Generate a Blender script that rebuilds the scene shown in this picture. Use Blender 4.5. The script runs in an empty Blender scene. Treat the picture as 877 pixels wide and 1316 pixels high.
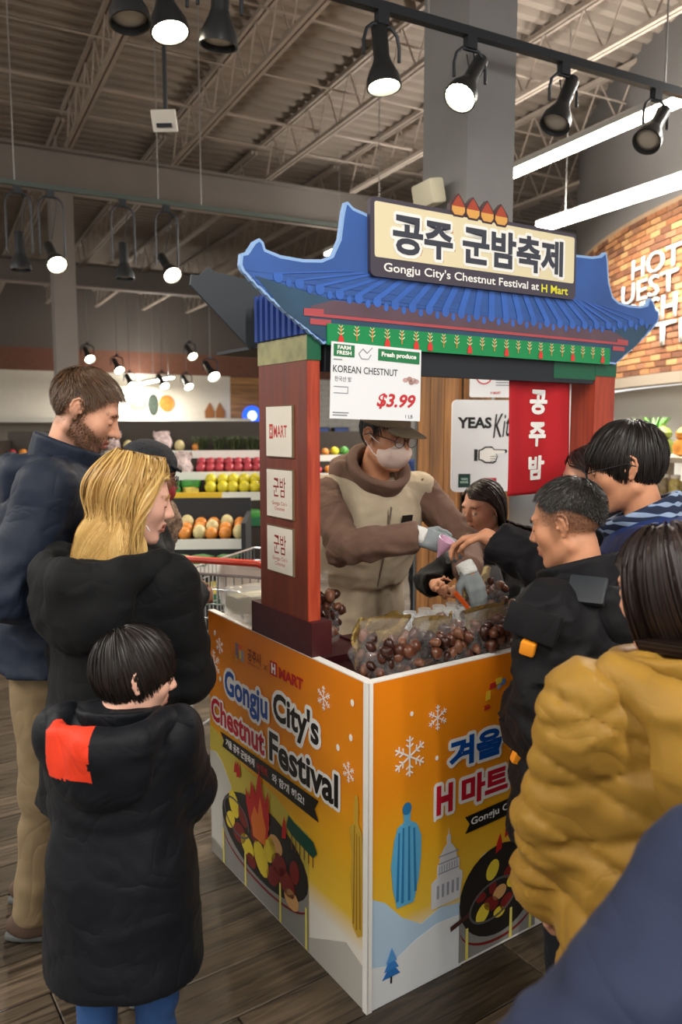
import bpy, bmesh, math, random
import numpy as np
from mathutils import Matrix, Vector, Euler
random.seed(7); rng = np.random.default_rng(7)
scene = bpy.context.scene
COL = scene.collection
R = math.radians

# ------------------------------------------------------------------ camera
cam_d = bpy.data.cameras.new('camera'); cam = bpy.data.objects.new('camera', cam_d); COL.objects.link(cam)
cam.location = (0, 0, 1.6); cam.rotation_euler = (R(90 - 6.2), 0, 0)
cam_d.sensor_fit = 'VERTICAL'; cam_d.sensor_height = 36.0; cam_d.lens = 1001 / 1316 * 36.0
cam_d.clip_start = 0.05; cam_d.clip_end = 200
cam_d.dof.use_dof = True; cam_d.dof.focus_distance = 2.35; cam_d.dof.aperture_fstop = 3.4
scene.camera = cam
# ------------------------------------------------------------------ world, exposure
world = bpy.data.worlds.new('world'); scene.world = world; world.use_nodes = True
world.node_tree.nodes['Background'].inputs[0].default_value = (1.0, 0.97, 0.93, 1)
world.node_tree.nodes['Background'].inputs[1].default_value = 0.98
vs = scene.view_settings
vs.view_transform = 'Standard'; vs.look = 'None'; vs.exposure = 0.3; vs.gamma = 1.0; vs.use_curve_mapping = False

BOOTH_O = Vector((0.0716, 1.979, 0)); BOOTH_ROT = R(34.1)      # booth frame: x along the front panel, y along the side panel
STORE_ROT = R(27.5)                                            # store grid: x along the beams, y along the joists
CEIL_Z = 5.95
def store(x, y, z=0):
    c, s = math.cos(STORE_ROT), math.sin(STORE_ROT)
    return Vector((x * c - y * s, x * s + y * c, z))
def booth(x, y, z=0):
    c, s = math.cos(BOOTH_ROT), math.sin(BOOTH_ROT)
    return Vector((BOOTH_O.x + x * c - y * s, BOOTH_O.y + x * s + y * c, z))

# the store's ceiling luminaires: long strips along the joists; each strip fixture is built below with this light in it
LIGHTS = []
def area(name, loc, sx, sy, power, color=(1, .96, .9), rot=(0, 0, STORE_ROT)):
    d = bpy.data.lights.new(name, 'AREA'); d.shape = 'RECTANGLE'; d.size = sx; d.size_y = sy; d.energy = power; d.color = color
    o = bpy.data.objects.new(name, d); COL.objects.link(o); o.location = loc; o.rotation_euler = rot
    return o
STRIPS = [(5.85, 7.2, 9.0, 4.42), (6.4, 4.65, 5.2, 3.92), (-3.2, 2.0, 9.0, 4.42), (1.0, -3.6, 7.0, 4.42), (-5.4, 10.5, 9.0, 4.42), (5.95, 23.7, 4.2, 3.0)]   # store x, centre y, length, height
for (x, y, l, z) in STRIPS:
    area('strip_light', store(x, y, z - .06), 0.12, l, 300)
    area('strip_uplight', store(x, y, z + .08), 0.12, l, 65, rot=(math.pi, 0, STORE_ROT))

# ------------------------------------------------------------------ colour and materials
def lin(h):
    h = h.lstrip('#'); c = [int(h[i:i + 2], 16) / 255 for i in (0, 2, 4)]
    return tuple(x / 12.92 if x <= .04045 else ((x + .055) / 1.055) ** 2.4 for x in c)
MATS = {}
def mat(name, col, rough=.6, metal=0., var=0., vscale=8., bump=0., bscale=40., sheen=0., spec=.5, trans=0., alpha=1., emit=0., coat=0., stretch=None, ior=1.45):
    if name in MATS: return MATS[name]
    m = bpy.data.materials.new(name); m.use_nodes = True; nt = m.node_tree; b = nt.nodes['Principled BSDF']
    c = lin(col) if isinstance(col, str) else col
    b.inputs['Base Color'].default_value = (*c, 1); b.inputs['Roughness'].default_value = rough; b.inputs['Metallic'].default_value = metal
    b.inputs['Specular IOR Level'].default_value = spec; b.inputs['IOR'].default_value = ior
    if trans: b.inputs['Transmission Weight'].default_value = trans
    if alpha < 1: b.inputs['Alpha'].default_value = alpha
    if sheen: b.inputs['Sheen Weight'].default_value = sheen; b.inputs['Sheen Roughness'].default_value = .5
    if coat: b.inputs['Coat Weight'].default_value = coat; b.inputs['Coat Roughness'].default_value = .15
    if emit:
        b.inputs['Emission Color'].default_value = (*c, 1); b.inputs['Emission Strength'].default_value = emit
    if var or bump:
        tc = nt.nodes.new('ShaderNodeTexCoord'); mp = nt.nodes.new('ShaderNodeMapping'); nt.links.new(tc.outputs['Object'], mp.inputs[0])
        if stretch: mp.inputs['Scale'].default_value = stretch
    if var:
        n = nt.nodes.new('ShaderNodeTexNoise'); n.inputs['Scale'].default_value = vscale; n.inputs['Detail'].default_value = 5
        nt.links.new(mp.outputs[0], n.inputs[0])
        rp = nt.nodes.new('ShaderNodeValToRGB'); rp.color_ramp.elements[0].position = .3; rp.color_ramp.elements[1].position = .7
        rp.color_ramp.elements[0].color = (*[x * (1 - var) for x in c], 1); rp.color_ramp.elements[1].color = (*[min(1, x * (1 + var)) for x in c], 1)
        nt.links.new(n.outputs[0], rp.inputs[0]); nt.links.new(rp.outputs[0], b.inputs['Base Color'])
    if bump:
        n2 = nt.nodes.new('ShaderNodeTexNoise'); n2.inputs['Scale'].default_value = bscale; n2.inputs['Detail'].default_value = 4
        nt.links.new(mp.outputs[0], n2.inputs[0])
        bp = nt.nodes.new('ShaderNodeBump'); bp.inputs['Strength'].default_value = bump; bp.inputs['Distance'].default_value = .01
        nt.links.new(n2.outputs[0], bp.inputs['Height']); nt.links.new(bp.outputs[0], b.inputs['Normal'])
    MATS[name] = m
    return m
def ramp_mat(name, stops, axis='Z', rough=.45, coat=0.):
    """printed colour blend along one object axis"""
    m = bpy.data.materials.new(name); m.use_nodes = True; nt = m.node_tree; b = nt.nodes['Principled BSDF']; b.inputs['Roughness'].default_value = rough
    if coat: b.inputs['Coat Weight'].default_value = coat
    tc = nt.nodes.new('ShaderNodeTexCoord'); sp = nt.nodes.new('ShaderNodeSeparateXYZ'); nt.links.new(tc.outputs['Object'], sp.inputs[0])
    rp = nt.nodes.new('ShaderNodeValToRGB'); el = rp.color_ramp.elements
    while len(el) < len(stops): el.new(.5)
    for e, (p, c) in zip(el, stops): e.position = p; e.color = (*lin(c), 1)
    nt.links.new(sp.outputs[axis], rp.inputs[0]); nt.links.new(rp.outputs[0], b.inputs['Base Color'])
    MATS[name] = m; return m
def wood_mat(name, c1, c2, scale=1.0, axis=0, rough=.45, bump=.25, rand=.25):
    """long grain along one object axis, tone differs from piece to piece"""
    m = bpy.data.materials.new(name); m.use_nodes = True; nt = m.node_tree; b = nt.nodes['Principled BSDF']
    tc = nt.nodes.new('ShaderNodeTexCoord'); mp = nt.nodes.new('ShaderNodeMapping'); oi = nt.nodes.new('ShaderNodeObjectInfo')
    ad = nt.nodes.new('ShaderNodeVectorMath'); ad.operation = 'MULTIPLY_ADD'
    cm = nt.nodes.new('ShaderNodeCombineXYZ')
    for i in range(3): nt.links.new(oi.outputs['Random'], cm.inputs[i])
    ad.inputs[1].default_value = (37, 53, 71); nt.links.new(cm.outputs[0], ad.inputs[0]); nt.links.new(tc.outputs['Object'], ad.inputs[2])
    nt.links.new(ad.outputs[0], mp.inputs[0])
    s = [14 * scale] * 3; s[axis] = 1.1 * scale; mp.inputs['Scale'].default_value = s
    n = nt.nodes.new('ShaderNodeTexNoise'); n.inputs['Scale'].default_value = 1.6; n.inputs['Detail'].default_value = 8; n.inputs['Distortion'].default_value = 1.6
    nt.links.new(mp.outputs[0], n.inputs[0])
    rp = nt.nodes.new('ShaderNodeValToRGB'); el = rp.color_ramp.elements
    el[0].position = .32; el[1].position = .68; el[0].color = (*lin(c1), 1); el[1].color = (*lin(c2), 1)
    nt.links.new(n.outputs[0], rp.inputs[0])
    hs = nt.nodes.new('ShaderNodeHueSaturation'); mr = nt.nodes.new('ShaderNodeMapRange')
    mr.inputs['To Min'].default_value = 1 - rand; mr.inputs['To Max'].default_value = 1 + rand
    nt.links.new(oi.outputs['Random'], mr.inputs[0]); nt.links.new(mr.outputs[0], hs.inputs['Value']); nt.links.new(rp.outputs[0], hs.inputs['Color'])
    nt.links.new(hs.outputs[0], b.inputs['Base Color'])
    rr = nt.nodes.new('ShaderNodeMapRange'); rr.inputs['To Min'].default_value = rough - .12; rr.inputs['To Max'].default_value = rough + .2
    nt.links.new(n.outputs[0], rr.inputs[0]); nt.links.new(rr.outputs[0], b.inputs['Roughness'])
    bp = nt.nodes.new('ShaderNodeBump'); bp.inputs['Strength'].default_value = bump; bp.inputs['Distance'].default_value = .004
    nt.links.new(n.outputs[0], bp.inputs['Height']); nt.links.new(bp.outputs[0], b.inputs['Normal'])
    MATS[name] = m; return m

# ------------------------------------------------------------------ objects and meshes
def tag(o, label=None, cat=None, group=None, kind=None):
    if label: o['label'] = label
    if cat: o['category'] = cat
    if group: o['group'] = group
    if kind: o['kind'] = kind
    return o
def thing(name, label, cat, loc=(0, 0, 0), rz=0., group=None):
    o = bpy.data.objects.new(name, None); COL.objects.link(o); o.location = loc; o.rotation_euler = (0, 0, rz); o.empty_display_size = .1
    return tag(o, label, cat, group)
def link(name, me, parent=None, loc=None, rot=None, mtx=None):
    o = bpy.data.objects.new(name, me); COL.objects.link(o)
    if parent is not None: o.parent = parent
    if loc is not None: o.location = loc
    if rot is not None: o.rotation_euler = rot
    if mtx is not None: o.matrix_local = mtx
    return o
class MB:
    """collects shapes of one mesh"""
    def __init__(s): s.v = []; s.f = []; s.m = []
    def add(s, v, f, m=0):
        n = len(s.v); s.v += [tuple(p) for p in v]; s.f += [tuple(i + n for i in q) for q in f]; s.m += [m] * len(f); return s
    def box(s, x0, x1, y0, y1, z0, z1, m=0, mtx=None):
        v = [(x, y, z) for z in (z0, z1) for y in (y0, y1) for x in (x0, x1)]
        if mtx is not None: v = [tuple(mtx @ Vector(p)) for p in v]
        return s.add(v, [(0, 2, 3, 1), (4, 5, 7, 6), (0, 1, 5, 4), (2, 6, 7, 3), (0, 4, 6, 2), (1, 3, 7, 5)], m)
    def tube(s, pts, r, n=8, m=0, caps=True):
        pts = [Vector(p) for p in pts]; rs = r if isinstance(r, (list, tuple)) else [r] * len(pts)
        V = []; up = None
        for i, p in enumerate(pts):
            t = (pts[min(i + 1, len(pts) - 1)] - pts[max(i - 1, 0)]).normalized()
            if up is None: up = t.orthogonal().normalized()
            up = (up - t * up.dot(t)).normalized(); w = t.cross(up)
            for k in range(n):
                a = 2 * math.pi * k / n; V.append(p + (up * math.cos(a) + w * math.sin(a)) * rs[i])
        Fc = [(i * n + k, i * n + (k + 1) % n, (i + 1) * n + (k + 1) % n, (i + 1) * n + k) for i in range(len(pts) - 1) for k in range(n)]
        if caps: Fc += [tuple(range(n))[::-1], tuple(range((len(pts) - 1) * n, len(pts) * n))]
        return s.add(V, Fc, m)
    def lathe(s, prof, n=16, m=0, mtx=None, caps=True):
        V = []
        for (r, z) in prof:
            for k in range(n):
                a = 2 * math.pi * k / n; V.append(Vector((r * math.cos(a), r * math.sin(a), z)))
        if mtx is not None: V = [mtx @ p for p in V]
        Fc = [(i * n + k, i * n + (k + 1) % n, (i + 1) * n + (k + 1) % n, (i + 1) * n + k) for i in range(len(prof) - 1) for k in range(n)]
        if caps: Fc += [tuple(range(n))[::-1], tuple(range((len(prof) - 1) * n, len(prof) * n))]
        return s.add(V, Fc, m)
    def prism(s, pts, z0, z1, m=0):
        n = len(pts); V = [(x, y, z0) for x, y in pts] + [(x, y, z1) for x, y in pts]
        return s.add(V, [tuple(range(n))[::-1], tuple(range(n, 2 * n))] + [(k, (k + 1) % n, n + (k + 1) % n, n + k) for k in range(n)], m)
    def sphere(s, c, r, nu=10, nv=6, m=0):
        rx, ry, rz = r if isinstance(r, (tuple, list)) else (r, r, r)
        V = [(c[0], c[1], c[2] - rz)]
        for j in range(1, nv):
            t = math.pi * j / nv - math.pi / 2
            for k in range(nu):
                a = 2 * math.pi * k / nu; V.append((c[0] + rx * math.cos(t) * math.cos(a), c[1] + ry * math.cos(t) * math.sin(a), c[2] + rz * math.sin(t)))
        V.append((c[0], c[1], c[2] + rz)); Fc = [(0, 1 + (k + 1) % nu, 1 + k) for k in range(nu)]
        for j in range(nv - 2):
            b = 1 + j * nu; Fc += [(b + k, b + (k + 1) % nu, b + nu + (k + 1) % nu, b + nu + k) for k in range(nu)]
        b = 1 + (nv - 2) * nu; Fc += [(b + k, b + (k + 1) % nu, len(V) - 1) for k in range(nu)]
        return s.add(V, Fc, m)
    def mesh(s, name, mats, smooth=False, fix=False):
        me = bpy.data.meshes.new(name); me.from_pydata(s.v, [], s.f)
        if not isinstance(mats, (list, tuple)): mats = [mats]
        for m in mats: me.materials.append(m)
        if len(mats) > 1: me.polygons.foreach_set('material_index', s.m)
        if smooth is True: me.polygons.foreach_set('use_smooth', [True] * len(me.polygons))
        if fix:
            bm = bmesh.new(); bm.from_mesh(me); bmesh.ops.recalc_face_normals(bm, faces=bm.faces); bm.to_mesh(me); bm.free()
        if smooth == 'auto':
            me.polygons.foreach_set('use_smooth', [True] * len(me.polygons)); me.set_sharp_from_angle(angle=R(40))
        me.update(); return me
    def obj(s, name, mats, parent=None, smooth=False, loc=None, rot=None, mtx=None, fix=False):
        return link(name, s.mesh(name, mats, smooth, fix), parent, loc, rot, mtx)
def rbox(w, d, h, b=.01, seg=2):
    """bevelled box resting on z=0, as MB"""
    bm = bmesh.new(); bmesh.ops.create_cube(bm, size=1)
    for v in bm.verts: v.co = Vector((v.co.x * w, v.co.y * d, (v.co.z + .5) * h))
    bmesh.ops.bevel(bm, geom=bm.edges[:], offset=b, segments=seg, affect='EDGES', profile=.6)
    o = MB(); bm.verts.index_update(); o.add([v.co for v in bm.verts], [[v.index for v in f.verts] for f in bm.faces]); bm.free(); return o
def structure(o): o['kind'] = 'structure'; return o
def copy_tree(o, parent=None):
    c = o.copy(); COL.objects.link(c); c.parent = parent
    for ch in list(o.children): copy_tree(ch, c)
    return c
_font_cache = {}
def text_mesh(body, m, size=1., bold=0., depth=.0, fit=None, spacing=1., shear=0.):
    """lettering as a mesh in the xy plane, centred on the origin; fit=(w,h) scales it into that box"""
    cu = bpy.data.curves.new('lettering', 'FONT'); cu.body = body; cu.size = 1.0; cu.offset = bold; cu.extrude = 0; cu.space_character = spacing; cu.shear = shear
    cu.align_x = 'CENTER'; cu.resolution_u = 3
    o = bpy.data.objects.new('lettering', cu); COL.objects.link(o); bpy.context.view_layer.update()
    me = bpy.data.meshes.new_from_object(o.evaluated_get(bpy.context.evaluated_depsgraph_get()))
    bpy.data.objects.remove(o); bpy.data.curves.remove(cu)
    n = len(me.vertices); co = np.empty(n * 3, np.float32); me.vertices.foreach_get('co', co); co = co.reshape(-1, 3)
    lo, hi = co.min(0), co.max(0)
    return me, co, lo, hi
def put_text(name, body, m, parent, frame, cx, cy, w, h, lay, bold=0., spacing=1., shear=0., rot=0., outline=None, ow=.05, thick=.0006, arch=0.):
    """lettering filling the box w x h about (cx,cy) of the frame; outline = material of a wider rim below it"""
    out = []
    base = None
    for (mm, bb, ly) in ([(outline, bold, lay - 1)] if outline else []) + [(m, bold, lay)]:
        me, co, lo, hi = text_mesh(body, mm, bold=bb, spacing=spacing, shear=shear)
        if base is None:
            me0, co0, lo, hi = (me, co, lo, hi) if not outline else text_mesh(body, mm, bold=bold, spacing=spacing, shear=shear)
            base = (lo.copy(), hi.copy())
        lo, hi = base
        c = co.copy(); c[:, 0] = (c[:, 0] - (lo[0] + hi[0]) / 2) * w / (hi[0] - lo[0]); c[:, 1] = (c[:, 1] - (lo[1] + hi[1]) / 2) * h / (hi[1] - lo[1])
        if arch: c[:, 1] += arch * (1 - (2 * c[:, 0] / w) ** 2)
        if mm is not m and len(me.polygons):                  # rounded rim: the letters shifted round a circle
            me.vertices.foreach_set('co', c.reshape(-1)); fs = [tuple(p.vertices) for p in me.polygons]; rad = ow * h * .95; q = MB()
            for k in range(14):
                a = 2 * math.pi * k / 14; q.add(c + np.array([rad * math.cos(a), rad * math.sin(a), k * 1e-6], np.float32), fs)
            me = q.mesh(name, mm); c = np.array(q.v, np.float32)
        me.vertices.foreach_set('co', c.reshape(-1).astype(np.float32)); me.materials.clear(); me.materials.append(mm)
        me.polygons.foreach_set('material_index', [0] * len(me.polygons)); me.update(); me.name = name
        o = link(name if mm is m else name + '_rim', me, parent, mtx=frame @ Matrix.Translation((cx, cy, lay0(ly))) @ Matrix.Rotation(rot, 4, 'Z'))
        out.append(o)
    return out[-1]
def lay0(k): return .0008 + k * .0007
def art(name, pts, m, parent, frame, lay, label=None):
    """a printed flat shape with its own thin edge"""
    o = MB().prism(pts, 0, .0005).obj(name, m, parent, mtx=frame @ Matrix.Translation((0, 0, lay0(lay))))
    if label: o['label'] = label
    return o
def ell(cx, cy, rx, ry, n=24, rot=0., a0=0., a1=360.):
    c, s = math.cos(R(rot)), math.sin(R(rot)); o = []
    full = abs(a1 - a0 - 360) < 1e-6
    for k in range(n):
        t = R(a0 + (a1 - a0) * k / (n if full else n - 1)); x, y = rx * math.cos(t), ry * math.sin(t)
        o.append((cx + x * c - y * s, cy + x * s + y * c))
    return o
def frame_of(right, up, origin):
    r, u = Vector(right), Vector(up); n = r.cross(u)
    return Matrix(((r.x, u.x, n.x, origin[0]), (r.y, u.y, n.y, origin[1]), (r.z, u.z, n.z, origin[2]), (0, 0, 0, 1)))
def rrect(x0, x1, y0, y1, r, n=5):
    o = []
    for (cx, cy, a) in ((x1 - r, y1 - r, 0), (x0 + r, y1 - r, 90), (x0 + r, y0 + r, 180), (x1 - r, y0 + r, 270)):
        for k in range(n + 1):
            t = R(a + 90 * k / n); o.append((cx + r * math.cos(t), cy + r * math.sin(t)))
    return o
# common materials
WHITE = mat('white_print', '#f4f3ee', .4); BLACKP = mat('black_print', '#15130f', .45)
RED = mat('red_print', '#b81420', .45); BLUEP = mat('blue_print', '#0d4fa6', .45)
# ================================================================== the setting
# floor slab with planks laid on it
floor = structure(MB().box(-30, 30, -12, 40, -.2, -.012).obj('floor', wood_mat('far_floor', '#2f2820', '#5a4e42', .8, 0, .4), rot=(0, 0, BOOTH_ROT)))
plank_m = wood_mat('plank', '#261f17', '#5f5141', 1.5, 0, .38, .5, .3)
PW, PL = .19, 1.22
plank_me = rbox(PL - .004, PW - .003, .012, .0025, 1).mesh('plank', plank_m)
k = 0
cand = []
for j in range(-14, 22):
    for i in range(-5, 7):
        x = (i + .5) * PL + (j % 3) * .41 - .3; y = (j + .5) * PW
        w = booth(x, y)
        if w.y < .55 or abs(w.x) > .62 * w.y + .75: continue
        cand.append((w.length, x, y))
cand.sort()
for (_, x, y) in cand[:290]:
    p = booth(x, y); fl = link('plank', plank_me, floor)
    fl.matrix_local = floor.matrix_basis.inverted() @ (Matrix.Translation((p.x, p.y, -.012)) @ Matrix.Rotation(BOOTH_ROT, 4, 'Z'))
# ceiling deck: corrugated sheet, ribs run along the store's x axis
deck_m = mat('deck_paint', '#8f8377', .7, var=.12, vscale=1.2)
mb = MB(); y = -6.0; pts = []
while y < 27:
    pts += [(y, 0), (y + .09, 0), (y + .13, .075), (y + .19, .075)]; y += .23
V = []; Fc = []
for (yy, zz) in pts: V += [(-16, yy, CEIL_Z + zz), (22, yy, CEIL_Z + zz)]
for i in range(len(pts) - 1): Fc.append((2 * i, 2 * i + 1, 2 * i + 3, 2 * i + 2))
structure(mb.add(V, Fc).obj('ceiling', deck_m, rot=(0, 0, STORE_ROT)))
# open-web joists, one thing each
joist_m = mat('joist_paint', '#a5988b', .6, var=.08, vscale=3)
def joist_meshes(y0, y1):
    zt, zb = CEIL_Z - .03, 5.33
    top = MB().box(-.05, -.012, y0, y1, zt - .05, zt).box(.012, .05, y0, y1, zt - .05, zt).mesh('top_chord', joist_m)
    bot = MB().box(-.05, -.010, y0 + .3, y1 - .3, zb, zb + .045).box(.010, .05, y0 + .3, y1 - .3, zb, zb + .045).mesh('bottom_chord', joist_m)
    web = MB(); y = y0 + .3; up = True
    while y < y1 - .3:
        a, b = (zb + .02, zt - .03) if up else (zt - .03, zb + .02)
        web.tube([(0, y, a), (0, min(y + .3, y1 - .1), b)], .011, 5, caps=False); y += .3; up = not up
    return top, bot, web.mesh('web', joist_m)
bays = [(-3.2, 11.72), (11.98, 25.9)]
JM = [joist_meshes(*b) for b in bays]
nth = ['leftmost', 'second', 'third', 'fourth', 'fifth', 'sixth', 'seventh', 'eighth', 'ninth', 'tenth', 'eleventh', 'twelfth']
for bi, (y0, y1) in enumerate(bays):
    for k in range(9):
        x = .35 + 1.45 * k
        if bi == 1: x += -1.45
        t = thing('ceiling_joist', ('grey open-web ceiling joist in front of the big beam, %s of its row' if bi == 0 else 'grey open-web ceiling joist beyond the big beam, %s of its row') % nth[k], 'joist', store(x, 0), STORE_ROT, 'open-web joists under the deck')
        for nm, me in zip(('top_chord', 'bottom_chord', 'web'), JM[bi]): link(nm, me, t)
# main beams and their columns
beam_m = mat('beam_paint', '#7d7670', .6, var=.05, vscale=2)
def beam(y, z0, z1, label, x0=-8, x1=16):
    t = thing('roof_beam', label, 'beam', store(0, y), STORE_ROT)
    MB().box(x0, x1, -.02, .02, z0 + .03, z1 - .02).obj('beam_web', beam_m, t)
    MB().box(x0, x1, -.13, .13, z0, z0 + .03).obj('lower_flange', mat('beam_flange', '#a99c92', .6), t)
    MB().box(x0, x1, -.13, .13, z1 - .03, z1).obj('upper_flange', beam_m, t)
beam(11.83, 4.87, 5.42, 'deep grey steel roof beam crossing the ceiling above the left column')
beam(19.5, 4.87, 5.42, 'far grey steel roof beam beyond the slim column')
MB().box(-.15, .15, -.15, .15, 0, 4.87).obj('wall_column_far', beam_m)
c = bpy.data.objects['wall_column_far']; c.name = 'steel_column'; c.location = store(1.73, 11.83); c.rotation_euler.z = STORE_ROT
tag(c, 'slim grey square column under the roof beam at left', 'column')
# big column by the booth, painted above and clad in wood below
colx, coly = 2.69, 3.66
t = thing('square_column', 'wide grey square column with wood cladding standing behind the booth', 'column', store(colx, coly), STORE_ROT)
MB().box(0, .33, 0, .44, 2.3, CEIL_Z - .02).obj('shaft', mat('column_paint', '#8a8988', .6, var=.03), t)
clad_m = wood_mat('cladding', '#6b4524', '#a87440', .7, 2, .55, .2, .2)
for k in range(3):
    MB().box(-.02, .0, .012 + k * .145, .15 + k * .145, .1, 2.3).obj('board', clad_m, t)
    MB().box(.005 + k * .112, .113 + k * .112, -.02, 0., .1, 2.3).obj('board', clad_m, t)
MB().box(.002, .328, .002, .438, 0, 2.3).obj('core', mat('column_core', '#3b3834', .7), t)
MB().box(-.026, 0, .438, .462, 0, 2.3).obj('corner_trim', mat('corner_trim', '#57595a', .5), t)
MB().box(-.025, .0, .0, .44, 0, .1).box(-.025, .345, -.025, 0, 0, .1).obj('kick_plate', mat('kick', '#3c3c3c', .5), t)
# speaker box high on the column
sp = thing('wall_speaker', 'small cream loudspeaker on the grey column above the title board', 'loudspeaker', store(colx - .03, coly + .22, 2.86), STORE_ROT)
rbox(.1, .2, .14, .02).obj('housing', mat('cream_plastic', '#ddd6bb', .5), sp, rot=(0, R(-12), 0), loc=(-.06, 0, 0), smooth='auto')
rbox(.06, .05, .06, .005).obj('bracket', beam_m, sp, loc=(0, 0, .04))
# brick drum wall at right with white lettering
A, B, Cc = Vector((3.46, 11.2)), Vector((3.62, 8.5)), Vector((4.35, 6.3))
def circ(a, b, c):
    d = 2 * (a.x * (b.y - c.y) + b.x * (c.y - a.y) + c.x * (a.y - b.y))
    ux = ((a.x**2 + a.y**2) * (b.y - c.y) + (b.x**2 + b.y**2) * (c.y - a.y) + (c.x**2 + c.y**2) * (a.y - b.y)) / d
    uy = ((a.x**2 + a.y**2) * (c.x - b.x) + (b.x**2 + b.y**2) * (a.x - c.x) + (c.x**2 + c.y**2) * (b.x - a.x)) / d
    return Vector((ux, uy))
DC = circ(A, B, Cc); DR = (A - DC).length
aA = math.atan2(A.y - DC.y, A.x - DC.x); aC = math.atan2(Cc.y - DC.y, Cc.x - DC.x)
if aC < 0: aC += 2 * math.pi
DZ0, DZ1 = 2.2, 4.05
def drum_arc(r, z0, z1, a0, a1, th, n=40):
    m = MB(); V = []
    for k in range(n + 1):
        a = a0 + (a1 - a0) * k / n
        for (rr, zz) in ((r, z0), (r, z1), (r - th, z1), (r - th, z0)): V.append((DC.x + rr * math.cos(a), DC.y + rr * math.sin(a), zz))
    Fc = [(4 * k + i, 4 * k + (i + 1) % 4, 4 * k + 4 + (i + 1) % 4, 4 * k + 4 + i) for k in range(n) for i in range(4)] + [(0, 1, 2, 3), (4 * n + 3, 4 * n + 2, 4 * n + 1, 4 * n)]
    return m.add(V, Fc)
wall_d = structure(drum_arc(DR, DZ0, DZ1, aA - .25, aC + .1, .15).obj('wall_right', mat('mortar', '#9c8266', .8, var=.1), fix=True))
brick_ms = [mat('brick_%d' % i, c, .8, var=.18, vscale=20, bump=.4, bscale=60) for i, c in enumerate(('#77492d', '#8a5734', '#9c6a40', '#a97d50', '#633c25', '#84583b'))]
brick_mes = []
for bmm in brick_ms: brick_mes.append(MB().box(-.012, .016, -.1, .1, -.029, .029).mesh('brick', bmm))
nr = int((DZ1 - DZ0) / .072); dA = .21 / DR; sgn = 1 if aC > aA else -1; stuff = MB(); nb = 0; bl = []
for j in range(nr):
    z = DZ0 + .036 + j * .072; k = -3
    while True:
        a = aA + sgn * (k + .5 * (j % 2)) * dA; k += 1
        if sgn * (a - aC) > 0: break
        bl.append((a, z))
bl.sort(key=lambda t: (abs(sgn * (t[0] - aA) * DR - 1.6)))
for i, (a, z) in enumerate(bl):
    mtx = Matrix.Translation((DC.x + DR * math.cos(a), DC.y + DR * math.sin(a), z)) @ Matrix.Rotation(a, 4, 'Z')
    if i < 290: link('brick', brick_mes[rng.integers(6)], wall_d, mtx=mtx @ Matrix.Translation((rng.uniform(-.004, .004), 0, 0)))
    else: stuff.box(-.012, .016, -.1, .1, -.029, .029, int(rng.integers(6)), mtx)
o = stuff.obj('brick_course', brick_ms, wall_d); o['kind'] = 'stuff'
LM = mat('sign_white', '#f3f0ea', .5)
def drum_text(body, s, z, h, w):
    me, co, lo, hi = text_mesh(body, LM, bold=-.004)
    c = co.copy(); x = (c[:, 0] - lo[0]) / (hi[0] - lo[0]) * w + s; zz = (c[:, 1] - lo[1]) / (hi[1] - lo[1]) * h + z
    a = aA + sgn * x / DR
    n = len(c)
    fr = np.stack([DC.x + (DR + .045) * np.cos(a), DC.y + (DR + .045) * np.sin(a), zz], 1)
    me.vertices.foreach_set('co', fr.astype(np.float32).reshape(-1)); me.materials.clear(); me.materials.append(LM); me.update()
    o = link('wall_lettering', me, wall_d); md = o.modifiers.new('thick', 'SOLIDIFY'); md.thickness = .02; return o
drum_text('HOT', 1.75, 3.32, .23, 1.0); drum_text('UEST', 1.5, 3.06, .23, 1.2); drum_text('FRESH', 1.5, 2.78, .26, 1.2); drum_text('T TI', 1.55, 2.5, .25, 1.3)
trim = structure(drum_arc(DR + .03, DZ0 - .12, DZ0, aA - .25, aC + .1, .2).obj('trim_1', mat('trim_grey', '#8f8271', .6), fix=True))
structure(drum_arc(DR - .5, 0, DZ0 - .1, aA - .25, aC + .1, .1).obj('wall_counter', mat('bright_wall', '#f2efe6', .6), fix=True))
structure(drum_arc(DR - .02, DZ1, CEIL_Z + .1, aA - .25, aC + .1, .1).obj('wall_soffit', mat('soffit', '#6b6866', .7), fix=True))
# back walls
bw = mat('cream_wall', '#e6dfd0', .7, var=.03)
SB = 26.0
def back_wall(name, m, x0, x1, y0, z0, z1): return structure(MB().box(x0, x1, y0, .2, z0, z1).obj(name, m, loc=store(0, SB), rot=(0, 0, STORE_ROT)))
back = back_wall('wall_back', bw, -8, 9.2, 0, 0, 3.35)
back_wall('wall_back_band', mat('rust_band', '#7d5341', .7, var=.1), -8, 22, 0, 3.35, 4.05)
back_wall('wall_back_upper', mat('dark_upper', '#6a635d', .8), -8, 22, 0, 4.05, CEIL_Z)
wb = back_wall('wall_back_wood', mat('wood_backing', '#5d4024', .7), 9.2, 11.2, .06, 0, 3.35)
wp = wood_mat('wall_plank', '#96683a', '#c9965a', .35, 0, .6, .2, .2); wpm = MB().box(0, 1.98, 0, .06, 0, .225).mesh('plank', wp)
for j in range(14): link('plank', wpm, wb, loc=(9.21, 0, .05 + j * .235))
wt = back_wall('wall_back_tile', mat('tile_grout', '#b5b0a6', .7), 11.2, 22, .02, 0, 3.35)
tlm = MB().box(0, .58, 0, .02, 0, .18).mesh('tile', mat('white_tile', '#e2ddd2', .35, var=.05))
for j in range(11):
    for i in range(14): link('tile', tlm, wt, loc=(11.22 + i * .6 + (j % 2) * .3, 0, 1.25 + j * .19))
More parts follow.
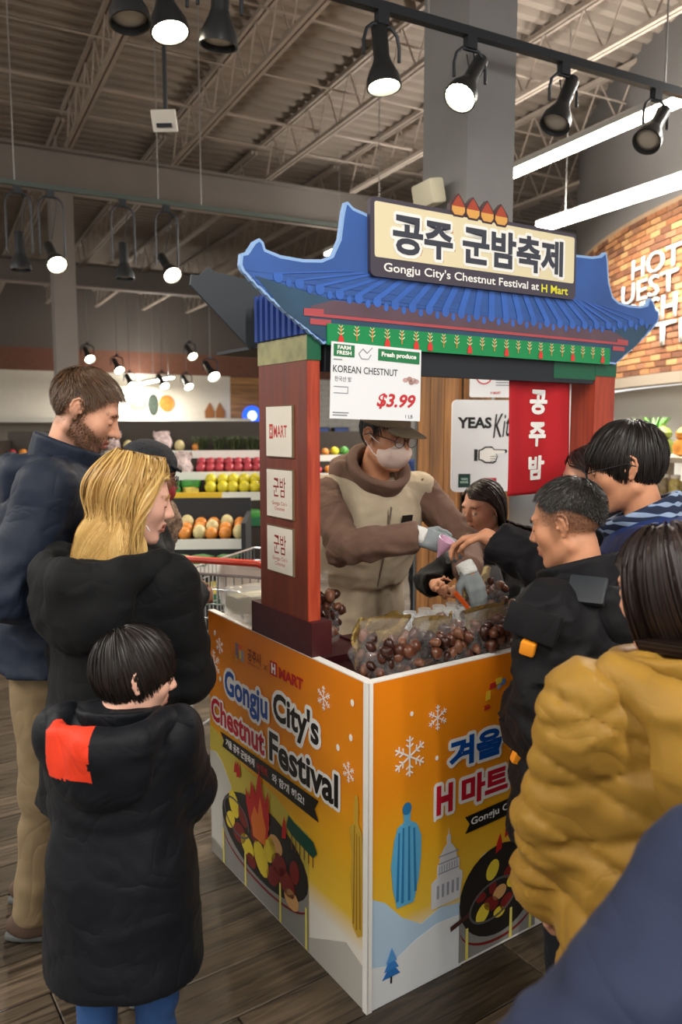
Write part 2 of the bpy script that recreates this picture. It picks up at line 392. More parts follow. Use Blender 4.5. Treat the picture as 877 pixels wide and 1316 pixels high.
# ================================================================== the festival booth
CW, CDp, CH = 1.38, 1.0, .93
counter = thing('festival_counter', 'box-shaped orange printed festival sales counter with white edges', 'counter', BOOTH_O, BOOTH_ROT)
print_m = ramp_mat('orange_print', [(0., '#f1eee6'), (.16, '#efe9dc'), (.24, '#f3c93e'), (.42, '#f4b41e'), (.62, '#ee9115'), (.93, '#e9820f')])
edge_m = mat('foam_edge', '#f1efe9', .5)
fp = MB().box(0, CW, 0, .02, 0, CH).obj('front_panel', print_m, counter)
spn = MB().box(0, .02, .02, CDp, 0, CH).obj('side_panel', print_m, counter)
MB().box(CW - .02, CW, .02, CDp, 0, CH).obj('end_panel', print_m, counter)
MB().box(0, CW, 0, .024, CH, CH + .004).box(0, .024, .024, CDp, CH, CH + .004).box(-.004, .012, -.006, 0, 0, CH + .004).box(-.006, 0, -.006, .014, 0, CH + .004).box(CW - .024, CW, .024, CDp, CH, CH + .004).obj('edge_trim', edge_m, counter)
top_m = mat('maroon_top', '#3a1a1c', .35, var=.15)
MB().box(.02, CW - .02, .02, .58, .86, .885).obj('countertop', top_m, counter)
MB().box(.02, CW - .02, .56, .58, 0, .86).obj('inner_panel', top_m, counter)
FR = frame_of((1, 0, 0), (0, 0, 1), (0, 0, 0))                 # s along the front panel, t up
FL = frame_of((0, -1, 0), (0, 0, 1), (0, CDp, 0))              # s along the side panel as one reads it
C_ = lambda n, h, **k: mat(n, h, .45, **k)
def flake(parent, fr, cx, cy, r, lay=2, m=None):
    mb = MB()
    for k in range(6):
        a = R(60 * k + 30); c, s = math.cos(a), math.sin(a); T = lambda x, y: (cx + x * c - y * s, cy + x * s + y * c)
        w = r * .045
        mb.prism([T(0, -w), T(r, -w), T(r, w), T(0, w)], 0, .0005)
        for d in (.45, .72):
            for sg in (1, -1):
                e = r * .26; q = R(55) * sg; x0 = r * d
                dx, dy = math.cos(q) * e, math.sin(q) * e; nx, ny = -math.sin(q) * w * .8, math.cos(q) * w * .8
                P = [T(x0 - nx, -ny), T(x0 + dx - nx, dy - ny), T(x0 + dx + nx, dy + ny), T(x0 + nx, ny)]
                mb.prism(P, 0, .0005)
    mb.obj('snowflake', m or WHITE, parent, mtx=fr @ Matrix.Translation((0, 0, lay0(lay))))
GREY = C_('stove_grey', '#8d8b86'); DARK = C_('pan_black', '#211d1b'); YEL = C_('chestnut_yellow', '#e9cf3c'); NUT = C_('nut_red', '#7c1f1c'); TAN = C_('nut_tan', '#d9a569')
PALEB = C_('pale_blue', '#bcd7ee'); SNOWM = C_('snow_print', '#e8ebec'); FLR = C_('flame_red', '#c41f1d'); FLO = C_('flame_orange', '#e8772a'); OLIVE = C_('olive_hill', '#cdb94a')
ROPE = C_('leg_yellow', '#e5d66b'); GOLD = C_('gold_print', '#cda53a'); GOLD2 = C_('gold_shade', '#9a7423'); TEAL = C_('statue_blue', '#5fb2dd'); TEAL2 = C_('statue_blue_deep', '#2b7db5')
FIREDK = C_('grey_line', '#5b5a58')
# ---- front panel (Korean side)
P_, F_ = fp, FR
art('snow_hill', [(.0, .0), (.345, .0), (.345, .2), (.26, .215), (.19, .19), (.12, .235), (.06, .30), (.0, .335)], PALEB, P_, F_, 0)
art('snow_ground', [(.0, .0), (.345, .0), (.345, .165), (.25, .17), (.17, .15), (.07, .11), (.0, .13)], SNOWM, P_, F_, 1)
flake(P_, F_, .240, .790, .037); flake(P_, F_, .140, .701, .058)
for (x, y, r) in ((.146, .821, .006), (.239, .672, .006), (.235, .49, .006), (.60, .80, .006), (.75, .83, .006)): art('snow_dot', ell(x, y, r, r * 1.2, 10), WHITE, P_, F_, 2)
flake(P_, F_, .95, .74, .05); flake(P_, F_, 1.2, .66, .04); flake(P_, F_, 1.27, .82, .03)
# coloured arch emblem
blk = [((.418, .783), (.442, .788), '#b5232b'), ((.424, .80), (.445, .83), '#f0c633'), ((.440, .832), (.466, .852), '#c8342f'), ((.462, .842), (.492, .862), '#f2cf3f'), ((.488, .835), (.506, .856), '#5d86b8'), ((.498, .80), (.512, .832), '#e58a2e'), ((.502, .772), (.528, .79), '#4d7fb2'), ((.472, .826), (.486, .843), '#8aa3bd'), ((.420, .772), (.444, .784), '#c4302c')]
for (a, b, c) in blk: art('emblem_block', [(a[0], a[1]), (b[0], a[1] + .003), (b[0], b[1]), (a[0] + .004, b[1] - .002)], C_('emb' + c, c), P_, F_, 2)
put_text('emblem_lettering', '공주시', C_('maroon_print', '#7a1a1d'), P_, F_, .62, .825, .13, .05, 2, bold=.03)
put_text('emblem_small_lettering', 'GONGJU CITY', C_('maroon_print', '#7a1a1d'), P_, F_, .62, .785, .13, .014, 2)
put_text('headline_lettering', '겨울 공주', BLUEP, P_, F_, .51, .668, .45, .088, 4, bold=.045, outline=WHITE, ow=.13)
put_text('headline_lettering', 'H', C_('crimson_print', '#c3122e'), P_, F_, .27, .543, .062, .088, 4, bold=.045, outline=WHITE, ow=.13); put_text('headline_lettering', '마트', C_('crimson_print', '#c3122e'), P_, F_, .43, .543, .19, .09, 4, bold=.045, outline=WHITE, ow=.13)
art('ribbon', [(.351, .463), (.66, .478), (.66, .426), (.353, .411), (.37, .437)], BLACKP, P_, F_, 3)
put_text('ribbon_lettering', "Gongju City's", WHITE, P_, F_, .485, .444, .22, .03, 4, bold=.02, rot=.04)
# robed statue, plain stand-in
art('robed_statue', [(.085, .33), (.078, .40), (.088, .47), (.10, .505), (.122, .515), (.12, .545), (.132, .565), (.146, .545), (.144, .515), (.168, .50), (.185, .46), (.185, .40), (.178, .34), (.16, .27), (.10, .27)], TEAL, P_, F_, 2, 'light blue robed statue figure')
for (x0, y0, x1, y1) in ((.105, .49, .1, .29), (.12, .50, .118, .28), (.14, .50, .142, .28), (.158, .49, .165, .30)): art('robe_fold', [(x0 - .003, y0), (x0 + .003, y0), (x1 + .005, y1), (x1 - .004, y1)], TEAL2, P_, F_, 3)
art('statue_hair', ell(.132, .553, .016, .018, 12), TEAL2, P_, F_, 3)
# domed building
BW = C_('capitol_white', '#dcdde0'); BG = C_('capitol_grey', '#9aa0ab')
art('domed_building', [(.225, .22), (.335, .22), (.345, .28), (.345, .30), (.332, .31), (.332, .345), (.322, .352), (.318, .375), (.305, .395), (.297, .402), (.297, .425), (.291, .432), (.290, .45), (.288, .432), (.282, .425), (.282, .402), (.272, .395), (.258, .375), (.254, .352), (.246, .345), (.246, .31), (.225, .30)], BW, P_, F_, 2)
for z in (.318, .348, .37): art('cornice', [(.25, z), (.328, z), (.328, z + .004), (.25, z + .004)], BG, P_, F_, 3)
for k in range(8): art('column_gap', [(.252 + k * .0098, .324), (.255 + k * .0098, .324), (.255 + k * .0098, .343), (.252 + k * .0098, .343)], BG, P_, F_, 3)
for k in range(5): art('window_gap', [(.245 + k * .019, .245), (.254 + k * .019, .245), (.254 + k * .019, .285), (.245 + k * .019, .285)], BG, P_, F_, 3)
# small blue tree
for k, (y, w) in enumerate(((.075, .032), (.097, .026), (.12, .019))): art('tree_tier', [(.081 - w, y), (.081 + w, y), (.081, y + .042)], C_('tree_blue%d' % k, ('#2f74c0', '#3d86d2', '#5c9ede')[k]), P_, F_, 3 + k)
art('tree_trunk', [(.078, .055), (.084, .055), (.084, .076), (.078, .076)], BLACKP, P_, F_, 3)
def stove(P_, F_, cx, cy, rx, ry, zb, legs, tilt=0.):
    """round roasting stove with a pan of chestnuts, as printed"""
    art('stove_drum', [(cx - rx, zb), (cx + rx, zb), (cx + rx, cy)] + ell(cx, cy, rx, ry * .9, 13, a0=0, a1=180)[1:-1] + [(cx - rx, cy)], GREY, P_, F_, 2)
    art('pan', ell(cx, cy, rx * 1.0, ry, 30, rot=tilt), DARK, P_, F_, 3)
    rim = ell(cx, cy - ry * .55, rx * .98, ry * .6, 17, a0=190, a1=350); inner = ell(cx, cy - ry * .52, rx * .98, ry * .57, 17, a0=190, a1=350)
    art('heat_line', rim + inner[::-1], NUT, P_, F_, 4)
    for lx in legs: art('stove_leg', [(lx - .006, zb), (lx + .006, zb), (lx + .005, cy - ry * .55), (lx - .005, cy - ry * .55)], ROPE, P_, F_, 5)
def nut(P_, F_, x, y, r, m, rot=0., lay=5): art('printed_chestnut', ell(x, y, r, r * .72, 14, rot), m, P_, F_, lay)
stove(P_, F_, .50, .19, .165, .145, .01, (.366, .552, .64))
for (x, y, r, m, rt) in ((.468, .262, .034, YEL, 60), (.43, .135, .034, YEL, 50), (.465, .155, .032, NUT, -20), (.50, .18, .03, TAN, 20), (.53, .14, .03, NUT, 40), (.42, .19, .022, NUT, 0), (.56, .20, .03, YEL, 10), (.59, .15, .03, TAN, 70), (.54, .235, .026, NUT, 30), (.47, .205, .022, NUT, 80), (.50, .115, .024, YEL, 0), (.61, .21, .02, NUT, 0)): nut(P_, F_, x, y, r, m, rt)
art('skillet_rim', ell(.475, .165, .105, .062, 26, rot=12) + ell(.475, .165, .097, .055, 26, rot=12)[::-1], FIREDK, P_, F_, 6)
art('skillet_handle', [(.30, .125), (.375, .145), (.373, .16), (.298, .14)], C_('handle_brown', '#4a2a20'), P_, F_, 6)
for (x, y, h) in ((.492, .31, .06), (.53, .35, .07), (.58, .33, .07)): art('flame', [(x - .012, y), (x + .012, y + .01), (x + .014, y + h * .5), (x + .006, y + h), (x - .008, y + h * .5)], FLR, P_, F_, 4)
art('steam_puff', ell(.445, .305, .03, .022, 14), C_('puff', '#d7cdb0'), P_, F_, 2)
# far half of the front panel behind the customers
for k, x in enumerate((.80, .95, 1.12, 1.28)): art('snow_tree', [(x - .05, .05), (x + .05, .05), (x, .2)], PALEB, P_, F_, 2)
# ---- side panel (English side)
P_, F_ = spn, FL
art('olive_hill', [(.0, .0), (.70, .0), (.70, .38), (.6, .39), (.5, .42), (.38, .43), (.25, .44), (.12, .48), (.0, .50)], OLIVE, P_, F_, 0)
art('pale_hill', [(.0, .0), (.20, .0), (.22, .24), (.17, .33), (.10, .39), (.05, .41), (.0, .40)], C_('grey_hill', '#c9c6bd'), P_, F_, 1)
art('snow_ground', [(.0, .0), (1, .0), (1, .12), (.9, .15), (.8, .10), (.7, .05), (.2, .04), (.0, .06)], C_('grey_ground', '#bdb9b0'), P_, F_, 1)
flake(P_, F_, .787, .831, .036); flake(P_, F_, .049, .745, .05); flake(P_, F_, .098, .821, .03); flake(P_, F_, .912, .658, .03)
for (x, y) in ((.923, .76), (.86, .71), (.06, .86), (.93, .86), (.10, .70)): art('snow_dot', ell(x, y, .008, .01, 10), WHITE, P_, F_, 2)
for (x, y, w, h, c) in ((.228, .81, .02, .055, '#7f6c85'), (.245, .842, .03, .022, '#d9602f'), (.268, .808, .018, .04, '#9aa0ab'), (.225, .80, .014, .02, '#e6b62e'), (.255, .815, .012, .03, '#efc53b')): art('emblem_block', [(x, y), (x + w, y), (x + w, y + h), (x, y + h)], C_('emb' + c, c), P_, F_, 2)
put_text('emblem_lettering', '공주시', C_('maroon_print', '#7a1a1d'), P_, F_, .362, .845, .09, .042, 2, bold=.02)
put_text('emblem_small_lettering', 'GONGJU CITY', C_('maroon_print', '#7a1a1d'), P_, F_, .362, .815, .09, .010, 2)
put_text('times_mark', 'x', C_('maroon_print', '#7a1a1d'), P_, F_, .44, .83, .02, .018, 2)
art('logo_block', [(.472, .818), (.517, .818), (.517, .864), (.472, .864)], RED, P_, F_, 2)
put_text('logo_lettering', 'H', WHITE, P_, F_, .4945, .841, .026, .034, 3, bold=.05)
put_text('logo_lettering', 'MART', RED, P_, F_, .602, .838, .145, .036, 3, bold=.045)
put_text('headline_lettering', 'Gongju', BLUEP, P_, F_, .297, .69, .315, .118, 5, bold=.03, outline=WHITE, ow=.115)
put_text('headline_lettering', "City's", BLACKP, P_, F_, .628, .712, .27, .122, 5, bold=.03, outline=WHITE, ow=.115)
put_text('headline_lettering', 'Chestnut', C_('crimson_print', '#c3122e'), P_, F_, .226, .572, .41, .088, 5, bold=.03, outline=WHITE, ow=.115)
put_text('headline_lettering', 'Festival', BLACKP, P_, F_, .664, .58, .40, .098, 5, bold=.03, outline=WHITE, ow=.115)
art('ribbon', [(.095, .503), (.76, .512), (.738, .478), (.76, .446), (.11, .452), (.125, .478)], BLACKP, P_, F_, 4)
put_text('ribbon_lettering', '겨울 공주 군밤축제', WHITE, P_, F_, .25, .479, .22, .03, 5, bold=.03)
put_text('ribbon_lettering', 'H 마트', RED, P_, F_, .415, .479, .075, .03, 5, bold=.03)
put_text('ribbon_lettering', '와 함께 해요!', WHITE, P_, F_, .58, .479, .20, .03, 5, bold=.03)
stove(P_, F_, .40, .215, .30, .135, .005, (.109, .283, .528, .688), 0)
for (x, y, r, m, rt) in ((.20, .27, .05, YEL, -60), (.17, .20, .04, YEL, 40), (.24, .18, .05, NUT, 10), (.30, .16, .05, YEL, -20), (.40, .16, .062, YEL, -50), (.46, .22, .05, YEL, 60), (.50, .255, .045, TAN, 0), (.52, .20, .05, NUT, 20), (.57, .16, .055, NUT, -20), (.60, .12, .045, TAN, 0), (.36, .24, .045, NUT, 60), (.48, .14, .045, NUT, 30), (.27, .25, .04, NUT, -30), (.62, .22, .04, NUT, 80), (.33, .12, .035, NUT, 0), (.43, .29, .03, TAN, 30)): nut(P_, F_, x, y, r, m, rt)
art('skillet_rim', ell(.22, .23, .10, .062, 26, rot=-10) + ell(.22, .23, .092, .055, 26, rot=-10)[::-1], FIREDK, P_, F_, 6)
art('flame', [(.33, .25), (.30, .32), (.296, .37), (.325, .34), (.335, .41), (.365, .37), (.395, .47), (.415, .40), (.435, .37), (.455, .42), (.462, .33), (.45, .25)], FLR, P_, F_, 7)
art('flame', [(.35, .22), (.335, .28), (.36, .33), (.385, .31), (.40, .38), (.42, .32), (.44, .28), (.43, .22)], FLO, P_, F_, 8)
for (x, y, h) in ((.24, .38, .06), (.558, .30, .08), (.22, .39, .05)): art('flame', [(x - .014, y), (x + .012, y + .01), (x + .014, y + h * .5), (x + .002, y + h), (x - .010, y + h * .5)], FLR, P_, F_, 7)
PG = C_('pavilion_green', '#0f4a3a')
art('pavilion_roof', [(.572, .352), (.60, .338), (.73, .32), (.752, .345), (.73, .372), (.61, .385), (.585, .395)], PG, P_, F_, 5)
for k in range(6): art('pavilion_post', [(.60 + k * .025, .29), (.605 + k * .025, .29), (.605 + k * .025, .335), (.60 + k * .025, .335)], C_('post_brown', '#7a4a2a'), P_, F_, 4)
art('golden_statue', [(.935, .22), (.925, .36), (.93, .43), (.918, .50), (.93, .515), (.942, .525), (.941, .56), (.945, .605), (.958, .608), (.962, .565), (.96, .53), (.978, .51), (.987, .44), (.982, .36), (.985, .22), (.96, .20)], GOLD, P_, F_, 4, 'golden robed statue figure')
for (x0, y0, x1, y1) in ((.945, .52, .94, .23), (.955, .50, .955, .22), (.968, .50, .972, .23)): art('robe_fold', [(x0 - .0015, y0), (x0 + .0015, y0), (x1 + .003, y1), (x1 - .003, y1)], GOLD2, P_, F_, 5)

# ---- gate on the counter: posts, roof board, title board
gate = thing('booth_gate', 'traditional tiled-roof cutout gate on red posts above the orange counter', 'booth gate', BOOTH_O, BOOTH_ROT)
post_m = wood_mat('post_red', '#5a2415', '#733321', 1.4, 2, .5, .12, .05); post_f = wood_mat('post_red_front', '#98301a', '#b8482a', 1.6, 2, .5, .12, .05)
basem = mat('base_maroon', '#43171b', .45, var=.1)
def post(x0, x1, y0, y1, lab):
    p = MB()
    p.box(x0, x1, y0, y1, CH + .1, 1.79)
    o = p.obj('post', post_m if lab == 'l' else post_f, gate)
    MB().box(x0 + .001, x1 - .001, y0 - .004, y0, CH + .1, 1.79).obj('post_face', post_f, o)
    MB().box(x0 - .002, x1 + .002, y0 - .005, y1 + .002, 1.79, 1.86).obj('post_cap', mat('post_green', '#0e5a3c', .5) if lab != 'l' else mat('cap_olive', '#8d8a5e', .5, var=.35, vscale=14), o)
    MB().box(x0 - .002, x1 + .001, y0 - .007, y0 - .005, 1.79, 1.86).obj('post_cap_front', mat('post_green', '#0e5a3c', .5), o)
    MB().box(x0 - .004, x1 + .022, y0 - .03, y1 + .06, CH + .004, CH + .105).obj('plinth', basem, gate)
    return o
pl = post(.002, .045, .305, .59, 'l'); pr = post(CW - .12, CW - .002, .305, .42, 'r')
FP = frame_of((0, -1, 0), (0, 0, 1), (.002, .59, 0))       # outer face of the left post
board_m = mat('placard', '#d8d2c4', .5, var=.04); brim = mat('placard_rim', '#6b5a42', .5)
for (z0, z1) in ((1.51, 1.665), (1.325, 1.475), (1.155, 1.30)):
    b_ = MB().prism([(.055, z0), (.215, z0), (.215, z1), (.055, z1)], 0, .006).obj('placard', brim, gate, mtx=FP)
    art('placard_sheet', [(.058, z0 + .003), (.212, z0 + .003), (.212, z1 - .003), (.058, z1 - .003)], board_m, b_, Matrix.Translation((0, 0, .006)), 0)
    if z0 > 1.5:
        for q in (MB().prism([(.078, 1.566), (.1, 1.566), (.1, 1.61), (.078, 1.61)], 0, .0004),): q.obj('logo_block', mat('sign_red', '#b4332c', .5), b_, mtx=Matrix.Translation((0, 0, .006 + lay0(1))))
        put_text('logo_lettering', 'H', board_m, b_, Matrix.Translation((0, 0, .006)), .089, 1.588, .013, .03, 2, bold=.03)
        put_text('logo_lettering', 'MART', mat('sign_red', '#b4332c', .5), b_, Matrix.Translation((0, 0, .006)), .145, 1.588, .08, .036, 1, bold=.015)
    else:
        put_text('placard_lettering', '군밤', mat('sign_maroon', '#8d2a2a', .5), b_, Matrix.Translation((0, 0, .006)), .137, z1 - .055, .075, .06, 1, bold=.005)
        put_text('placard_lettering', "Gongju City's\nChestnut", mat('sign_red', '#b4332c', .5), b_, Matrix.Translation((0, 0, .006)), .137, z0 + .038, .09, .028, 1)
# roof board, outline taken in the booth's own plane (x along the front, z up), symmetric about RX
RX, RV = .70, .285
half = [(-.914, 2.023), (-.91, 2.052), (-.893, 2.058), (-.872, 2.088), (-.855, 2.098), (-.842, 2.09), (-.836, 2.072), (-.79, 2.062), (-.72, 2.060), (-.66, 2.066), (-.625, 2.082), (-.60, 2.13), (-.588, 2.205), (-.580, 2.232), (-.570, 2.236), (-.55, 2.222), (-.50, 2.212), (-.40, 2.207), (0, 2.205)]
low = []
n_sc = 13
for k in range(n_sc * 4 + 1):
    f = k / (n_sc * 4); x = -.914 + (.914 - .645) * f; z = 2.023 - (2.023 - 1.836) * (f ** .85)
    low.append((x + .006 * abs(math.sin(math.pi * f * n_sc)) - .004, z - .008 * abs(math.sin(math.pi * f * n_sc))))
outl = half + [(-x, z) for x, z in half[::-1][1:]] + [(-x, z) for x, z in low[1:]] + [(x, z) for x, z in low[::-1][:-1]]
outl = [(RX + x, z) for x, z in outl]
def inset(pts, d):
    o = []; n = len(pts)
    for i in range(n):
        a, b, c = Vector(pts[i - 1]), Vector(pts[i]), Vector(pts[(i + 1) % n])
        n1 = (b - a).orthogonal().normalized() if (b - a).length > 1e-7 else Vector((0, 0)); n2 = (c - b).orthogonal().normalized() if (c - b).length > 1e-7 else Vector((0, 0))
        o.append(tuple(b + (n1 + n2).normalized() * d))
    return o
ar = sum(outl[i - 1][0] * outl[i][1] - outl[i][0] * outl[i - 1][1] for i in range(len(outl)))
FF = frame_of((1, 0, 0), (0, 0, 1), (0, RV, 0))
rb_m = mat('roof_rim', '#8fb2e0', .45); rblue = mat('roof_blue', '#31579c', .5, var=.22, vscale=3.5)
roof = MB().prism(outl if ar > 0 else outl[::-1], -.014, 0).obj('roof_board', rb_m, gate, mtx=FF)
ins = inset(outl if ar > 0 else outl[::-1], .009)
if abs(sum(ins[i - 1][0] * ins[i][1] - ins[i][0] * ins[i - 1][1] for i in range(len(ins)))) > abs(ar): ins = inset(outl if ar > 0 else outl[::-1], -.009)
I4 = Matrix.Identity(4)
art('roof_face', ins, rblue, roof, I4, 0)
# eave shadow tone print and rows of tiles
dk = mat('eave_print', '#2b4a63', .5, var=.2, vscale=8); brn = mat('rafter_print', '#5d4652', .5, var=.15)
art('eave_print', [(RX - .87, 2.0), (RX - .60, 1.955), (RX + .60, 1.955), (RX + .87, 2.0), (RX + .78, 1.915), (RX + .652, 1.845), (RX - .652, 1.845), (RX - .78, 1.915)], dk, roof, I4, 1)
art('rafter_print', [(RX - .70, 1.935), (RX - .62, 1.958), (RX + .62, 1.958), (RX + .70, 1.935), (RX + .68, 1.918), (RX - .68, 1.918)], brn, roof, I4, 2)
tb = mat('tile_blue', '#3563b8', .5, var=.12, vscale=10)
for k in range(25):
    f = (k - 12) / 12; xb = f * .80; xt = f * .56
    zb = 1.958 + .045 * abs(f) ** 3.2; zt = 2.05 + (.02 if abs(f) < .75 else -.0)
    if abs(f) > .9: zt = 2.045
    w = .013
    art('tile_row', [(RX + xt - w, zt), (RX + xb - w, zb + .01)] + [(RX + xb + w * 1.15 * math.cos(R(a)), zb + w * 1.15 * math.sin(R(a))) for a in range(180, 361, 30)] + [(RX + xb + w, zb + .01), (RX + xt + w, zt)], tb, roof, I4, 3)
    art('tile_drop', ell(RX + xb + .033, zb - .012, .009, .012, 10), tb, roof, I4, 3)
redm = mat('rafter_red', '#b04a50', .5)
art('red_rafter', [(RX - .72, 1.928), (RX - .655, 1.93), (RX - .655, 1.917), (RX + .655, 1.917), (RX + .655, 1.93), (RX + .72, 1.928), (RX + .72, 1.908), (RX - .72, 1.908)], redm, roof, I4, 4)
art('red_rafter', [(RX - .70, 1.902), (RX - .63, 1.902), (RX - .63, 1.886), (RX - .70, 1.886)], redm, roof, I4, 4)
art('red_rafter', [(RX + .63, 1.902), (RX + .70, 1.902), (RX + .70, 1.886), (RX + .63, 1.886)], redm, roof, I4, 4)
grn = mat('band_green', '#0c8a4c', .5)
gb = MB().prism([(RX - .645, 1.832), (RX + .61, 1.832), (RX + .61, 1.892), (RX - .645, 1.892)], 0, .006).obj('green_band', grn, gate, mtx=FF @ Matrix.Translation((0, 0, .002)))
wm = mat('motif_cream', '#dfe0b4', .5); om = mat('motif_orange', '#e08a3c', .5); rm = mat('motif_red', '#d8352e', .5)
for k in range(22):
    x = RX - .60 + k * .0555; z = 1.863; q = MB()
    for (dz, w) in ((.0, .011), (.011, .010), (.020, .007)):
        for sg in (1, -1): q.prism([(x, z + dz - .002), (x + sg * w, z + dz + .005), (x + sg * w, z + dz + .008), (x, z + dz + .001)][::sg], 0, .0005)
    q.obj('wheat_motif', wm, gb, mtx=Matrix.Translation((0, 0, .006 + lay0(0))), fix=True)
    MB().prism([(x - .0015, z - .014), (x + .0015, z - .014), (x + .0015, z + .024), (x - .0015, z + .024)], 0, .0004).obj('motif_stem', om, gb, mtx=Matrix.Translation((0, 0, .006 + lay0(1))))
    if k % 3 == 0 or k == 5: MB().prism([(x - .010, 1.836), (x + .010, 1.836), (x + .009, 1.852), (x + .003, 1.862), (x - .003, 1.862), (x - .009, 1.852)], 0, .0004).obj('red_drop', rm, gb, mtx=Matrix.Translation((0, 0, .006 + lay0(2))))
# lintel, ceiling sheet and rear cutout behind the roof board
dark = mat('dark_board', '#20242b', .6)
MB().box(.06, CW - .13, .30, .33, 1.76, 1.85).obj('lintel', dark, gate)
MB().box(.02, CW - .02, .33, .93, 1.85, 1.86).obj('booth_ceiling', dark, gate)
MB().box(CW - .35, CW - .12, .299, .33, 1.775, 1.85).obj('lintel_green', mat('post_green', '#0e5a3c', .5), gate)
rear = [(-.86, 2.03), (-.855, 2.06), (-.83, 2.06), (-.80, 2.088), (-.775, 2.075), (-.6, 2.06), (0, 2.07), (.6, 2.06), (.775, 2.075), (.80, 2.088), (.83, 2.06), (.86, 2.03), (.66, 1.85), (-.66, 1.85)]
FB = frame_of((1, 0, 0), (0, 0, 1), (0, .66, 0))
MB().prism([(RX - .03 + x, z) for x, z in rear][::-1], -.012, 0).obj('rear_cutout', mat('cutout_back', '#3f4347', .7), gate, mtx=FB)
# blue side shutter between the two cutouts
for k in range(9): MB().tube([(.0, .315 + k * .034, 1.862), (.0, .315 + k * .034, 2.0)], .012, 8).obj('side_rib', mat('rib_blue', '#173a86', .4), gate, smooth='auto')
MB().box(.012, .02, .305, .62, 1.862, 2.0).obj('side_backing', mat('side_back', '#0e1a34', .6), gate)
# title board
FT = frame_of((1, 0, 0), (0, 0, 1), (0, RV - .012, 0)); FT = FT @ Matrix.Translation((RX - .05, 2.15, 0)) @ Matrix.Rotation(R(.7), 4, 'Z') @ Matrix.Translation((-(RX - .05), -2.15, 0))
sx0, sx1, sz0, sz1 = .198, 1.094, 2.042, 2.265
bd = MB().prism(rrect(sx0, sx1, sz0, sz1, .018), -.011, .004).obj('title_board', mat('title_border', '#453f4b', .5), gate, mtx=FT); bd['label'] = 'cream title board with dark border'
T4 = Matrix.Translation((0, 0, .004))
art('cream_face', rrect(sx0 + .014, sx1 - .012, sz0 + .055, sz1 - .012, .008), mat('title_cream', '#e6dab4', .5), bd, T4, 0)
inkm = ramp_mat('title_ink', [(0., '#3a3b45'), (.62, '#3a3b45'), (.72, '#2f4a5c'), (1., '#4d88a0')], 'X')
shm = mat('title_shade', '#c98f5a', .5)
put_text('title_shadow', '공주 군밤축제', shm, bd, T4, .658, 2.166, .745, .118, 1, bold=.055)
ti = put_text('title_lettering', '공주 군밤축제', mat('title_dark', '#3a3d49', .5), bd, T4, .65, 2.172, .745, .118, 3, bold=.035, outline=WHITE, ow=.09)
put_text('subtitle_lettering', "Gongju City's Chestnut Festival at", WHITE, bd, T4, .575, 2.068, .66, .034, 1, bold=.015)
put_text('subtitle_lettering', 'H Mart', mat('lime_print', '#e6e23c', .5), bd, T4, .985, 2.068, .135, .027, 1, bold=.02)
for k in range(4):
    cx = .535 + k * .062; cz = 2.283 - k * .002
    n_ = MB().prism([(cx - .034, cz - .018), (cx - .02, cz - .033), (cx + .02, cz - .033), (cx + .034, cz - .018), (cx + .032, cz + .004), (cx + .012, cz + .026), (cx, cz + .038), (cx - .012, cz + .026), (cx - .032, cz + .004)], -.011, .006).obj('chestnut_cutout', mat('nut_outline', '#4a3438', .5), bd)
    MB().prism([(cx - .027, cz - .002), (cx + .027, cz - .002), (cx + .01, cz + .022), (cx, cz + .032), (cx - .01, cz + .022)], .006, .007).obj('chestnut_cap', mat('nut_cap', '#a8452f', .5), bd)
    MB().prism([(cx - .027, cz - .015), (cx - .016, cz - .027), (cx + .016, cz - .027), (cx + .027, cz - .015), (cx + .027, cz - .002), (cx - .027, cz - .002)], .006, .007).obj('chestnut_base', mat('nut_base', '#dfa455', .5), bd)
# price card hung from the green band
price = thing('price_card', 'white paper price card for chestnuts hanging under the green band', 'price sign', BOOTH_O, BOOTH_ROT)
FPc = frame_of((1, 0, 0), (0, 0, 1), (0, RV - .02, 0)) @ Matrix.Translation((.222, 1.73, 0)) @ Matrix.Rotation(R(-1.2), 4, 'Z')
pc = MB().prism([(-.166, -.108), (.166, -.108), (.164, .108), (-.164, .108)], -.001, .001).obj('card', mat('paper', '#eceef0', .5), price, mtx=FPc)
T5 = Matrix.Translation((0, 0, .001)); pg = mat('produce_green', '#1f7a48', .5); gk = mat('grey_ink', '#8b8d92', .5); ink = mat('dark_ink', '#33343a', .5); rk = mat('price_red', '#c62f35', .5)
art('green_tab', [(-.157, .068), (-.085, .068), (-.085, .102), (-.157, .102)], pg, pc, T5, 0); art('green_tab', [(.0, .066), (.157, .064), (.157, .1), (.0, .1)], pg, pc, T5, 0)
put_text('tab_lettering', 'FARM\nFRESH', WHITE, pc, T5, -.121, .086, .05, .026, 1, bold=.03); put_text('tab_lettering', 'Fresh produce', WHITE, pc, T5, .078, .083, .132, .018, 1, bold=.04)
put_text('card_lettering', 'KOREAN CHESTNUT', ink, pc, T5, -.042, .033, .232, .02, 0, bold=.008); put_text('card_lettering', '한국산 밤', ink, pc, T5, -.123, .005, .058, .014, 0)
put_text('card_price', '$3.99', rk, pc, T5, .072, -.052, .148, .046, 0, bold=.03, shear=.25); put_text('card_lettering', '1 LB', ink, pc, T5, .122, -.095, .028, .010, 0)
for (y, w) in ((.0575, .03), (-.092, .055), (-.099, .05)): art('small_print', [(-.157, y), (-.157 + w, y), (-.157 + w, y + .003), (-.157, y + .003)], gk, pc, T5, 0)
art('stamp_box', [(-.155, -.036), (-.105, -.036), (-.105, -.016), (-.155, -.016), (-.155, -.018), (-.107, -.018), (-.107, -.034), (-.155, -.034)], gk, pc, T5, 0)
mb_ = MB()
